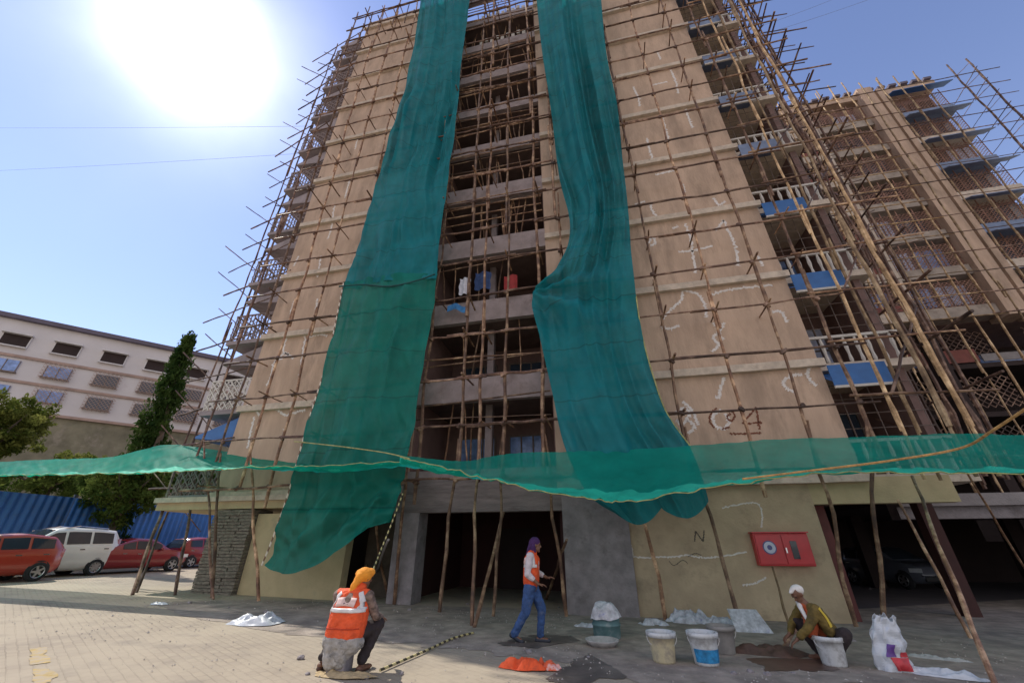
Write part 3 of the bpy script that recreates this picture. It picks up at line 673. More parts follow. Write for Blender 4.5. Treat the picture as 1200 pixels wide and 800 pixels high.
# ------------------------------------------------------------------ bamboo scaffolds
def lashings(mb, pts):
    for p in pts:
        s = rnd(.06, .11); a = rnd(0, 3)
        mb.tube([p + Vector((-s * math.cos(a), -.02, -s * .7)), p, p + Vector((s * math.cos(a), .02, s * .7))], [.045, .075, .045], 5)
def facade_scaffold(xs_, x0, x1, Y, label, seed, feet=None, zlist=None, top=35.0, r=.045, dbl=False):
    random.seed(seed)
    sc = thing('bamboo_scaffold', ((x0 + x1) / 2, Y, 0), label, 'scaffold', 'bamboo scaffolds around the tower')
    zs = zlist or [1.56 * k + .1 for k in range(2, 23)]
    ups = []
    for i, x in enumerate(xs_):
        q = MB(); z = 2.6 if feet is None or feet[i] is None else None
        dx = rnd(-.1, .1)
        if z is None:
            f = feet[i]; culm(q, f, (x, Y, 4.4), r * .92, .07, 7); z = 3.2
        while z < top - 1:
            e = min(z + rnd(5.5, 7.5), top + rnd(0, 1.6)); o = rnd(-.045, .045)
            culm(q, (x + o + dx * (z / 30) + rnd(-.05, .05), Y + rnd(-.04, .04), z), (x + o + dx * (e / 30) + rnd(-.08, .08), Y + rnd(-.04, .04), e), r, .05); z = e - 1.3
        q.build('upright_pole', BAM, sc)
    for j, z in enumerate(zs):
        q = MB(); tilt = rnd(-.06, .06)
        a, c = x0 - rnd(.15, .7), x1 + rnd(.15, .7); mid = rnd(.35, .65)
        xm = lerp(a, c, mid); yy = Y - .08
        culm(q, (a, yy, z - tilt), (xm + .5, yy - .02, z + rnd(-.04, .04)), r * .82, .06)
        culm(q, (xm - .5, yy + .03, z + rnd(-.04, .08)), (c, yy, z + tilt), r * .82, .06)
        for x in xs_: lashings(q, [Vector((x, Y - .05, z))])
        q.build('ledger_pole', BAMD, sc)
        for x in xs_:
            if random.random() < .45:
                put = MB(); culm(put, (x + .07, Y - rnd(.15, .55), z + .06), (x + .07 + rnd(-.05, .05), FY - .03, z + rnd(-.05, .12)), r * .7, .02, 5); put.build('cross_pole', BAM, sc)
    return sc
F = lambda px, py: gnd(px, py)
facade_scaffold([-.75, .75, 2.25, 3.75, 5.2, 6.5], -1.1, 6.7, 11.25, 'bamboo scaffold over the blank right half of the beige tower front', 11,
                feet=[F(717, 708), F(780, 727), F(868, 738), None, F(1004, 735), F(1037, 735)])
stair_sc = facade_scaffold([-5.75, -5.35, -4.15, -3.5, -2.75, -1.55], -5.95, -1.35, 11.15, 'dense bamboo scaffold in front of the dark central stair bay', 12,
                feet=[F(462, 708), None, F(515, 717), F(553, 733), F(578, 722), F(664, 722)], r=.05)
facade_scaffold([-12.9, -11.7, -10.5, -9.2, -7.6], -13.5, -6.2, 11.3, 'bamboo scaffold over the left half of the tower front', 13,
                feet=[F(248, 700), F(303, 704), None, None, F(455, 700)])
SCS = stair_sc; random.seed(99)
for k, z in enumerate(LV[:-1]):
    for i in range(9 if k > 2 else 4):
        q = MB(); x = rnd(-5.9, -1.7); culm(q, (x, 12.35 + rnd(0, .5), z + .07), (x + rnd(-.5, .5), 12.35 + rnd(0, .4), z + 2.95), .03, .03, 5); q.build('inner_pole', BAM, SCS)
    for i in range(5 if k > 2 else 2):
        q = MB(); zz = z + rnd(.7, 2.6); culm(q, (-6.1, 11.6 + rnd(0, .3), zz), (-1.4, 11.6 + rnd(0, .3), zz + rnd(-.3, .3)), .028, .03, 5); q.build('inner_rail', BAM, SCS)
# leaning props and inner poles at the entrance
random.seed(5)
def prop(name, a, b, r, label, m=BAM, group='leaning bamboo props'):
    q = MB(); culm(q, a, b, r, .04, 8); return tag(q.build(name, m), label, 'pole', group)
prop('bamboo_prop', gnd(640, 702), at(664, 632, 11.0), .04, 'short bamboo prop slanting right behind the walking worker')
prop('bamboo_prop', gnd(556, 735), at(590, 600, 11.5), .035, 'thin bamboo prop slanting across the entrance')
prop('bamboo_prop', gnd(912, 770), at(947, 712, 10.2), .03, 'short thin stick leaning beside the crouching worker')
prop('bamboo_prop', gnd(1168, 806), at(1069, 558, 10.7), .034, 'pale bamboo prop crossing the garage mouth at lower right')
prop('bamboo_prop', gnd(1138, 748), at(1052, 585, 11.2), .03, 'darker bamboo prop behind the pale one at the garage mouth')
prop('bamboo_prop', gnd(1232, 720), at(1128, 545, 11.4), .032, 'bamboo prop at the right edge of the picture')
prop('bamboo_prop', gnd(928, 742), at(905, 664, 11.6), .03, 'pale stick leaning on the wall under the red fire cabinet', BAMG)
prop('grey_pipe', gnd(432, 690), at(455, 632, 10.6), .035, 'grey pipe leaning behind the seated worker', CONC)
# left return scaffold
random.seed(21)
scl = thing('bamboo_scaffold', (-16, 13, G(-16)), 'open bamboo scaffold standing against the sky left of the tower', 'scaffold', 'bamboo scaffolds around the tower')
def brace(*a):
    q = MB(); culm(q, *a); q.build('brace_pole', BAMD, SCB)
def upr(sc, foot, x, y, top, r=.045, m=BAMD):
    q = MB(); culm(q, foot, (x, y, 5), r, .05); z = 4.0
    while z < top - 1:
        e = min(z + rnd(6, 8), top + rnd(0, .8)); culm(q, (x + rnd(-.06, .06), y + rnd(-.05, .05), z), (x + rnd(-.08, .08), y + rnd(-.05, .05), e), r, .06); z = e - 1.2
    q.build('upright_pole', m, sc)
UPL = [(-17.1, 13.2, 36), (-17.0, 13.5, 33), (-15.5, 12.6, 36.5), (-14.2, 11.6, 36)]
FTL = [F(155, 697), F(160, 694), F(205, 697), F(250, 702)]
for (x, y, t), f in zip(UPL, FTL): upr(scl, f, x, y, t)
SCB = scl
for j in range(2, 23):
    z = .4 + 1.56 * j
    q = MB(); culm(q, (-17.9 - rnd(0, .9), 13.15, z + rnd(-.1, .1)), (-13.2, 11.9 + rnd(-.2, .2), z + rnd(-.1, .1)), .034, .05); q.build('ledger_pole', BAMD, scl)
    s = rnd(.6, 1.9)
    brace((-17.1 - s, 13.2 - s * .3, z + .9 * s), (-14.9, 13.3, z - 1.5), .026, .03, 5)
    if j % 3 == 0: brace((-17.1, 13.2, z), (-15.3, 15.6, z + 1.5), .026, .03, 5)
# right corner scaffold
random.seed(31)
scr = thing('bamboo_scaffold', (8, 11.5, 0), 'crowded bamboo scaffold at the right corner of the tower with doubled thick poles', 'scaffold', 'bamboo scaffolds around the tower')
for x, y, t in ((7.95, 11.0, 36), (8.4, 11.06, 35), (9.0, 12.9, 36), (9.7, 12.6, 37.5), (10.4, 13.2, 36.5), (9.0, 14.0, 37), (10.6, 14.6, 37.5), (9.6, 15.4, 36.8), (10.8, 16.6, 37.2), (10.0, 17.9, 37), (7.1, 11.2, 34), (7.6, 11.5, 33), (8.7, 11.8, 34), (9.3, 12.2, 36), (9.9, 13.6, 37), (9.2, 14.8, 37), (10.2, 15.6, 36.5), (9.4, 17.2, 37), (10.3, 18.8, 37)):
    upr(scr, (x, y, 2.9 if x < 8.5 else 3.0), x, y, t, .055 if 7.9 < x < 8.45 else .045, BAMG if x < 8.45 else BAMD)
SCB = scr
for j in range(2, 23):
    z = .2 + 1.56 * j
    q = MB(); culm(q, (6.3, 11.15, z + rnd(-.1, .1)), (9.2 + rnd(0, .8), 11.1, z + rnd(-.1, .1)), .036, .04); q.build('ledger_pole', BAM, scr)
    q = MB(); culm(q, (9.35, 11.0 - rnd(0, .5), z + .3), (9.6, 19.5 + rnd(0, .6), z + .4), .036, .05); q.build('ledger_pole', BAMD, scr)
    if j > 7:
        q = MB(); culm(q, (8.7, 12.55, z + .1), (11.2 + rnd(0, .6), 12.7, z + .1), .036, .04); q.build('ledger_pole', BAMD, scr)
        q = MB(); culm(q, (8.7, 16.5, z + .8), (11.3 + rnd(0, .6), 16.7, z + .8), .036, .04); q.build('ledger_pole', BAMD, scr)
        q = MB(); culm(q, (10.5, 12.4, z + .9), (10.7, 18.6, z + .9), .034, .04); q.build('ledger_pole', BAMD, scr)
        q = MB(); culm(q, (8.6, 13.5, z + .6), (11.0 + rnd(0, .8), 13.7, z + .6), .034, .04); q.build('ledger_pole', BAMD, scr)
        brace((8.8, 15.4, z + .2), (11.1 + rnd(-.3, .6), 15.6, z + .2), .03, .03, 5)
        brace((9.2, 12.4, z), (10.1, 13.8, z + 1.6), .028, .03, 5); brace((10.1, 18.4, z), (9.3, 14.4, z + 1.6), .028, .03, 5)
    if j % 2: brace((7.2, 11.2, z), (9.0, 11.6, z + 2.6), .03, .03, 5)
    else: brace((8.9, 11.2, z), (8.3, 14.0, z + 1.7), .03, .03, 5)
# wing scaffold
random.seed(41)
scw = thing('bamboo_scaffold', (22, 26.3, 2.97), 'bamboo scaffold in front of the set-back wing on the right', 'scaffold', 'bamboo scaffolds around the tower')
for x in (13.4, 14.6, 15.6, 16.6, 17.6, 18.7, 19.8, 20.9, 22.0, 23.1, 24.2, 25.3, 26.7, 28.0, 29.4, 31.9, 33.4):
    upr(scw, (x, 26.4, 2.97), x, 26.4, 37.5, .055, BAMG if x < 30 else BAMD)
SCB = scw
for j in range(9, 24):
    z = 1.565 * j
    q = MB(); culm(q, (13, 26.3, z + rnd(-.1, .1)), (24.8, 26.3, z + rnd(-.1, .1)), .045, .06); q.build('ledger_pole', BAMG, scw)
    brace((rnd(13, 18), 26.45, z), (rnd(19, 24), 26.45, z + 1.5), .035, .04, 5)
    q = MB(); culm(q, (24.0, 26.25, z + rnd(-.1, .1)), (34.2 + rnd(0, .8), 26.3, z + rnd(-.1, .1)), .036, .06); q.build('ledger_pole', BAMD, scw)
    brace((31.7, 26.4, z), (33.5, 26.5, z + 1.6), .028, .03, 5)
    brace((33.0, 25.9, z + .2), (33.6, 29.5, z + .2), .028, .03, 5)
# roof edge poles
q = MB(); random.seed(51)
rs = thing('bamboo_scaffold', (-9, 11.6, ROOF), 'row of short bamboo posts with a rail along the tower roof edge', 'scaffold', 'bamboo scaffolds around the tower')
for i in range(9):
    q = MB(); x = -13 + i * .95; culm(q, (x, 11.75, ROOF - 1.2), (x + rnd(-.1, .1), 11.75, ROOF + 1.6 + rnd(0, .4)), .035, .02); q.build('upright_pole', BAMD, rs)
q = MB(); culm(q, (-14.4, 11.68, ROOF + 1.2), (-4.8, 11.68, ROOF + 1.35), .034, .05); q.build('ledger_pole', BAMD, rs)

# ------------------------------------------------------------------ green shade cloths hung on the front
def cloth(name, left, right, Y, m, label, nfold, amp, nu=120, nv=170, sd=0, thick=.01, curl=None):
    L = [at(*p, Y) for p in left]; Rr = [at(*p, Y) for p in right]
    q = MB()
    def fn(u, v):
        a, b = spline(L, v), spline(Rr, v); p = a.lerp(b, u); w = (b - a).length
        w1 = u + .10 * nz(v * 3 + sd, 2.2) + .05 * nz(v * 8, sd)
        fold = 1.5 * nz(w1 * nfold * 1.1 + sd, v * 1.3) + .78 * (abs(nz(w1 * nfold * 2.0 + sd, v * 1.9 + 4)) * 2 - .4) + .6 * nz(w1 * 5 + v * 9 + sd, v * 6) + .35 * nz(u * 12 - v * 15, v * 12 + sd)
        k = amp * (.35 + .65 * abs(nz(v * 3.1 + sd, 7.7)) * 2)
        p = p + Vector((nz(v * 9, sd) * .05, -.12 + fold * k - .35 * math.sin(math.pi * u) * .4, 0))
        if curl: p = p + curl(u, v)
        return p
    q.grid(fn, nu, nv)
    o = q.build(name, m, smooth=True)
    return tag(o, label, 'shade cloth', 'green shade cloths on the tower')
cl1 = cloth('shade_cloth', [(497, -25), (485, 60), (455, 180), (428, 265), (402, 342)], [(556, -25), (543, 60), (531, 180), (520, 265), (513, 330)], 10.85, NETW,
      'bluish green shade cloth hanging high on the left of the stair bay', 4, .30, sd=3)
cl2 = cloth('shade_cloth', [(406, 333), (388, 420), (364, 500), (345, 570), (325, 630), (312, 662)], [(514, 322), (500, 400), (490, 480), (480, 540), (474, 575), (460, 612)], 10.78, NETV,
      'dark green shade cloth hanging low on the left, its bottom gathered to one corner', 3.5, .32, sd=8, curl=lambda u, v: Vector((0, -.25 * max(0, v - .8) * 5 * math.sin(math.pi * u), -.55 * max(0, v - .72) / .28 * math.sin(math.pi * min(1, u * 1.15)) ** 1)))
def crease(u, v):                                     # pleats fanning out from the knot
    dv, du = (v - .535) * 7, u + .04
    d = math.hypot(dv * 1.3, du); return .26 * math.sin(math.atan2(dv, du) * 7 + 1.5 * nz(u * 3, v * 6)) * min(1, d * 3) * math.exp(-d * .9)
cl3 = cloth('shade_cloth', [(626, -30), (634, 50), (645, 130), (655, 200), (667, 262), (652, 312), (624, 346), (634, 400), (648, 460), (662, 525), (690, 580), (722, 603)],
      [(702, -30), (710, 60), (722, 120), (731, 190), (736, 250), (740, 300), (745, 350), (752, 395), (764, 440), (780, 485), (808, 525), (828, 588)], 10.8, NETW,
      'long teal shade cloth right of the stair bay, swung aside and knotted mid-height', 3.6, .40, nv=260, sd=14,
      curl=lambda u, v: Vector((0, crease(u, v) -.2 * max(0, v - .9) * 10 * abs(math.sin(u * 6)), -.30 * max(0, v - .9) * 10 * abs(math.sin(u * 2 * math.pi)))))
def edge_rope(parent, name, pts, Y, r, m, n=60, dy=-.17):
    P = [at(*p, Y) for p in pts]; q = MB()
    q.tube([spline(P, i / n) + Vector((0, dy, 0)) for i in range(n + 1)], r, 5); return q.build(name, m, parent)
edge_rope(cl2, 'hem_rope', [(406, 333), (388, 420), (364, 500), (345, 570), (325, 630), (312, 662)], 10.78, .022, ROPEW)
edge_rope(cl3, 'hem_rope', [(745, 350), (752, 395), (764, 440), (780, 485), (808, 525)], 10.8, .018, ROPEY)
edge_rope(cl1, 'hem_rope', [(402, 340), (430, 338), (460, 340), (490, 334), (513, 326)], 10.7, .03, mat('dark_green_seam', (.005, .06, .06), .8), dy=-.25)

# the two catch nets spread out from the first floor
def canopy(name, inner, outer, Yi, Yo, label, sd, m, nu=220, nv=26, wr=.07):
    A = [at(*p, Yi) for p in inner]; B = [at(*p, Yo) for p in outer]; q = MB()
    def fn(u, v):
        a, b = spline(A, u), spline(B, u); p = a.lerp(b, v)
        s = math.sin(math.pi * v)
        p.z -= .22 * s
        p += Vector((0, .5 * nz(u * 14 + sd, v * 2) * wr, (nz(u * 30 + sd, v * 3) * wr + nz(u * 75 + sd, v * 6) * wr * .5) * (.35 + v)))
        return p
    q.grid(fn, nu, nv); o = q.build(name, m, smooth=True); tag(o, label, 'safety net', 'green catch nets over the yard')
    hb = MB(); hb.grid(lambda u, v: fn(u, .72 + .28 * v) + Vector((0, -.02 - .03 * v, .012 + .03 * nz(u * 60, v * 4, sd))), nu, 8); hb.build('hem_band', NETH, o, smooth=True)
    r = MB(); r.tube([fn(i / 120, 1) + Vector((0, -.05, 0)) for i in range(121)], .010, 5); r.build('edge_rope', ROPEY, o)
    return o
canopy('catch_net', [(-60, 545), (0, 541), (60, 538), (130, 535), (195, 521), (260, 528), (330, 538), (400, 543), (470, 535)],
       [(-60, 560), (0, 557), (60, 556), (130, 555), (200, 553), (260, 550), (330, 546), (385, 546), (478, 540)], 12.2, 9.6, 'sunlit bright green catch net stretched out to the left of the tower', 2, NETC)
canopy('catch_net', [(470, 533), (540, 540), (600, 531), (700, 528), (800, 523), (900, 515), (1000, 512), (1130, 508), (1260, 512)],
       [(470, 536), (540, 553), (600, 568), (680, 583), (745, 587), (850, 568), (960, 556), (1100, 554), (1260, 558)], 10.55, 8.2, 'teal catch net sagging across the tower front above the entrance and garage', 6, NETC)
def rope(name, P, r, m, label, n=60):
    q = MB(); q.tube([spline(P, i / n) for i in range(n + 1)], r, 6)
    return tag(q.build(name, m), label, 'rope')
rope('rope', [at(345, 517, 9.5), at(400, 523, 9.3), at(450, 530, 9.1), at(480, 537, 8.9)], .014, ROPEY, 'yellow rope tied across the dark green cloth between the two catch nets')
rope('rope', [at(870, 561, 8.15), at(960, 550, 8.1), at(1040, 540, 8.0), at(1125, 525, 7.8), at(1165, 503, 7.2), at(1215, 470, 6.5)], .02, mat('tan_rope', (.45, .26, .09), .8, .5, 12), 'yellow rope running up from the right catch net to the upper right')
rope('rope', [at(472, 578, 10.4), at(462, 605, 10.2), at(448, 640, 9.9), at(432, 675, 9.4), gnd(424, 690) + Vector((0, 0, .9))], .02, ROPES, 'black and yellow rope hanging from the gathered cloth to the seated worker')
rope('rope', [p + Vector((0, 0, .03)) for p in (gnd(445, 788), gnd(470, 777), gnd(500, 764), gnd(530, 750), gnd(555, 743))], .017, ROPES, 'black and yellow rope lying on the paving in front of the entrance')
# overhead wires
for lab, a, b in (('thin overhead wire at upper right, the higher of two', at(880, 35, 40), at(1000, -10, 40)), ('thin overhead wire at upper right, the lower of two', at(890, 42, 40), at(1040, -8, 40)),
                  ('faint overhead wire crossing the sky at left below the sun', at(-20, 150, 30), at(450, 147, 30)), ('lower faint overhead wire crossing the left sky', at(-20, 201, 30), at(430, 175, 30))):
    q = MB(); q.tube([a.lerp(b, t / 12) - Vector((0, 0, .25 * math.sin(math.pi * t / 12))) for t in range(13)], .02, 4)
    tag(q.build('overhead_wire', mat('cable', (.12, .12, .14), .6)), lab, 'wire', 'overhead wires')

# ------------------------------------------------------------------ parked cars
TYRE = mat('tyre_rubber', (.02, .02, .022), .85, .2, 8); RIM = mat('alloy', (.45, .45, .46), .35, .1, 5, metallic=.8)
CARGL = mat('car_glass', (.03, .04, .055), .05, .1, 3); TRIMB = mat('black_trim', (.02, .02, .022), .6)
CHROME = mat('chrome_trim', (.6, .6, .62), .2, .05, 5, metallic=1); TAIL = mat('tail_lamp', (.35, .015, .012), .2, .2, 8, coat=.6); HEAD = mat('head_lamp', (.75, .78, .8), .1, .1, 8, coat=.6)
def paint(name, c): return mat(name, c, .32, .05, 2, coat=.9)
def smooth(a, b, x): t = min(1, max(0, (x - a) / (b - a))); return t * t * (3 - 2 * t)
def make_car(label, pm, prof, belt, W_, wx, group, loc, rz, front_lamp=True, win=None, pillars=(), roofrail=False):
    root = thing('parked_car', loc, label, 'car', group, rz)
    x0, x1 = prof[0][0], prof[-1][0]
    top = lambda x: poly([(a, b) for a, b in prof], x)[0]
    nb = 56
    def half(x):                                      # plan shape: narrower towards both ends
        e = min((x - x0) / .55, (x1 - x) / .7, 1); return W_ / 2 * (.80 + .20 * math.sin(min(1, max(0, e)) * math.pi / 2))
    def sect(x):
        h = half(x); t = top(x); bl = min(belt(x), t - .02); zb = .22 + .12 * (1 - min(1, (x - x0) / .25, (x1 - x) / .3))
        th = max(0, t - bl); inn = h - .34 * th
        P = [(0, zb), (h * .86, zb), (h * .97, zb + .12), (h, .52), (h * .985, bl - .06), (h * .955, bl), (inn * .985, bl + th * .82), (inn * .88, bl + th * .97), (0, t + .012)]
        return P
    q = MB(); vs = []
    for i in range(nb + 1):
        x = lerp(x0, x1, i / nb); P = sect(x)
        ring = [(x, y, z) for y, z in P] + [(x, -y, z) for y, z in P[-2:0:-1]]
        vs += ring
    n = len(ring); fs = []
    for i in range(nb):
        for j in range(n): fs.append((i * n + j, (i + 1) * n + j, (i + 1) * n + (j + 1) % n, i * n + (j + 1) % n))
    fs += [tuple(range(n)), tuple(reversed([nb * n + j for j in range(n)]))]
    q.add(vs, fs); q.build('body', pm, root, local=True, smooth=True)
    for s in (1, -1):                                 # side glazing, panel by panel
        for a, b in win:
            m_ = MB(); k = 8; vs = []
            for i in range(k + 1):
                x = lerp(a, b, i / k); P = sect(x); (y5, z5), (y6, z6) = P[5], P[6]
                for t in (.10, .93):
                    vs.append((x, s * (lerp(y5, y6, t) + .012), lerp(z5, z6, t)))
            m_.add(vs, [(2 * i, 2 * i + 2, 2 * i + 3, 2 * i + 1) for i in range(k)])
            m_.build('side_window', CARGL, root, local=True, thick=.008)
        # door lines and handle
        m_ = MB()
        for a, b in win[:2]:
            x = lerp(a, b, .25); y = sect(x)[4][0] + .012
            m_.box(x - .09, x + .09, min(s * y, s * (y - .03)), max(s * y, s * (y - .03)), belt(x) - .17, belt(x) - .13)
            m_.build('door_handle', CHROME, root, local=True); m_ = MB()
    # windscreen and rear glass follow the body skin
    fw = [p for p in prof]
    def skin(nm, a, b):
        m_ = MB(); k = 6; vs = []
        for i in range(k + 1):
            x = lerp(a, b, i / k); P = sect(x); t = P[8][1]; y7 = P[7][0]
            for u in (-1, -.5, 0, .5, 1): vs.append((x, y7 * u * .96, lerp(t, P[7][1], abs(u)) + .014))
        m_.add(vs, [(5 * i + j, 5 * i + 5 + j, 5 * i + 6 + j, 5 * i + 1 + j) for i in range(k) for j in range(4)])
        m_.build(nm, CARGL, root, local=True, thick=.008)
    skin('windscreen', *front_glass[label]); skin('rear_window', *rear_glass[label])
    for x in wx:
        for s in (1, -1):
            h = half(x); y = s * (h - .10)
            arch = MB(); arch.lathe([(0, -.02), (.335, -.02), (.35, .0), (.335, .012), (0, .012)], (0, 0, 0), 28)
            arch.v = [Vector((p.x, s * p.z, p.y)) + Vector((x, s * (h - .015), .335)) for p in arch.v]
            arch.build('wheel_arch', TRIMB, root, local=True)
            w = MB(); w.lathe([(.20, -.10), (.285, -.10), (.31, -.06), (.31, .06), (.285, .10), (.20, .10), (.20, -.10)], (0, 0, 0), 28)
            w.v = [Vector((p.x, p.z, p.y)) + Vector((x, y + s * .035, .31)) for p in w.v]
            wh = w.build('wheel', TYRE, root, local=True, smooth=True)
            r = MB(); r.lathe([(.195, .03), (.205, .05), (.20, .062), (.18, .045)], (0, 0, 0), 24)
            r.lathe([(0, .05), (.05, .05), (.055, .03)], (0, 0, 0), 10)
            for i in range(5):
                a = i * 2 * math.pi / 5; c, sn = math.cos(a), math.sin(a); o = Vector((c, sn, 0)); pt = Vector((-sn, c, 0)) * .03
                r.hexa([o * .03 - pt * 1.2 + Vector((0, 0, .02)), o * .19 - pt + Vector((0, 0, .02)), o * .19 + pt + Vector((0, 0, .02)), o * .03 + pt * 1.2 + Vector((0, 0, .02)),
                        o * .03 - pt * 1.2 + Vector((0, 0, .052)), o * .19 - pt + Vector((0, 0, .05)), o * .19 + pt + Vector((0, 0, .05)), o * .03 + pt * 1.2 + Vector((0, 0, .052))])
            r.v = [Vector((p.x, s * p.z, p.y)) + Vector((x, y + s * .09, .31)) for p in r.v]
            r.build('rim', RIM, wh, local=True)
    for s in (1, -1):                                 # lamps wrap the corners
        for nm, xe, m_, zc, hz in (('headlight', x1 - .16, HEAD, .68, .075), ('tail_light', x0 + .10, TAIL, lampz[label], lamph[label])):
            h = half(xe); q = MB(); d = .20 if nm == 'headlight' else .07
            q.grid(lambda u, v: (xe + (u - .5) * 2 * d, s * (half(xe + (u - .5) * 2 * d) * (.992 if zc < .8 else .965 - .16 * max(0, (zc + (v - .5) * 2 * hz) - .95)) + .008), zc + (v - .5) * 2 * hz), 6, 4)
            q.build(nm, m_, root, local=True, thick=.02)
        xm = win[-1][1] - .05; y = sect(xm)[5][0]
        MB().lathe([(0, -.07), (.06, -.055), (.085, 0), (.06, .055), (0, .07)], (xm, s * (y + .10), belt(xm) + .06), 10).build('mirror', pm, root, local=True, smooth=True)
    for nm, xe in (('rear_bumper', x0), ('front_bumper', x1)):
        sg = 1 if nm[0] == 'f' else -1
        q = MB(); q.box(xe - .05 if sg > 0 else xe - .04, xe + .04 if sg > 0 else xe + .05, -half(xe) * .92, half(xe) * .92, .30, .48)
        q.build(nm, TRIMB, root, local=True, bevel=.03)
    MB().box(x0 - .012, x0 - .002, -.26, .26, .62, .74).build('number_plate', WHITEP, root, local=True)
    if roofrail:
        for s in (1, -1):
            MB().tube([(-1.5, s * .58, top(-1.5) + .03), (-.4, s * .60, top(-.4) + .06), (.5, s * .58, top(.5) + .03)], .018, 5).build('roof_rail', CHROME, root, local=True)
    return root
front_glass, rear_glass, lampz, lamph = {}, {}, {}, {}
HATCH = [(-1.9, .62), (-1.86, .95), (-1.72, 1.20), (-1.45, 1.46), (-.6, 1.55), (.15, 1.50), (.55, 1.30), (.98, 1.0), (1.4, .92), (1.75, .80), (1.9, .55)]
SUV = [(-2.15, .66), (-2.12, 1.12), (-2.04, 1.45), (-1.85, 1.74), (-1.2, 1.80), (-.2, 1.81), (.35, 1.74), (.75, 1.45), (1.05, 1.14), (1.6, 1.06), (2.0, .95), (2.15, .6)]
SEDAN = [(-2.85, .62), (-2.75, .96), (-1.7, 1.02), (-.95, 1.33), (-.5, 1.45), (.15, 1.44), (.55, 1.28), (1.0, .98), (1.5, .90), (1.9, .78), (2.1, .55)]
beltf = lambda z: (lambda x: z + .03 * max(0, -x) )
def place_car(label, pm, prof, bz, W_, wx, pix, wheel_x, rz, fg, rg, lz, lh, win, **kw):
    front_glass[label], rear_glass[label], lampz[label], lamph[label] = fg, rg, lz, lh
    p = gnd(*pix); hw = W_ / 2 - .06                 # the near wheel's contact point
    c, s_ = math.cos(rz), math.sin(rz)
    side = kw.pop('side')
    off = Vector((c * wheel_x - s_ * side * hw, s_ * wheel_x + c * side * hw, 0))
    return make_car(label, pm, prof, beltf(bz), W_, wx, 'cars parked along the blue fence', Vector((p.x, p.y, G(p.x))) - off, rz, win=win, **kw)
REDO = paint('orange_red_paint', (.36, .035, .018)); WHT = paint('white_car_paint', (.74, .73, .71)); REDD = paint('dark_red_paint', (.26, .012, .018)); SILV = paint('silver_paint', (.13, .14, .17))
place_car('orange-red hatchback at the far left edge with its tail to the white car', REDO, HATCH, .98, 1.68, (-1.2, 1.22), (36, 681), -1.2, R(-91), (.2, .93), (-1.84, -1.5), .90, .14, [(-1.42, -.75), (-.66, .06), (.14, .52)], side=1)
place_car('white sport utility vehicle with roof rails parked between two red cars', WHT, SUV, 1.12, 1.82, (-1.35, 1.38), (105, 674), -1.35, R(-92), (.38, 1.0), (-2.10, -1.88), 1.18, .22, [(-1.72, -.95), (-.85, -.05), (.05, .70)], side=1, roofrail=True)
place_car('dark red sedan nosing out behind the white vehicle', REDD, SEDAN, .93, 1.7, (-2.02, 1.3), (197, 669), 1.3, R(88), (.2, .95), (-1.5, -1.0), .84, .09, [(-1.15, -.62), (-.55, .1), (.18, .6)], side=-1)
place_car('dark red car half hidden behind the stone corner column', REDD, HATCH, .98, 1.7, (-1.2, 1.22), (250, 664), 0.3, R(84), (.2, .93), (-1.84, -1.5), .90, .14, [(-1.42, -.75), (-.66, .06), (.14, .52)], side=-1)
# one car inside the garage
lab = 'silver car parked in the dark of the garage'
front_glass[lab], rear_glass[lab], lampz[lab], lamph[lab] = (.2, .93), (-1.84, -1.5), .90, .14
pc = at(1040, 655, 23)
make_car(lab, SILV, HATCH, beltf(.98), 1.68, (-1.2, 1.22), 'cars parked in the garage', (pc.x, 23, .01), R(-72), win=[(-1.42, -.75), (-.66, .06), (.14, .52)])
# daylight at the back of the garage
gq = thing('boundary_wall', (18, 44, 0), 'sunlit yellowish boundary wall glimpsed through the back of the garage', 'wall')
MB().box(5, 40, 43, 43.3, 0, 5).build('wall_panel', PLASTY, gq)

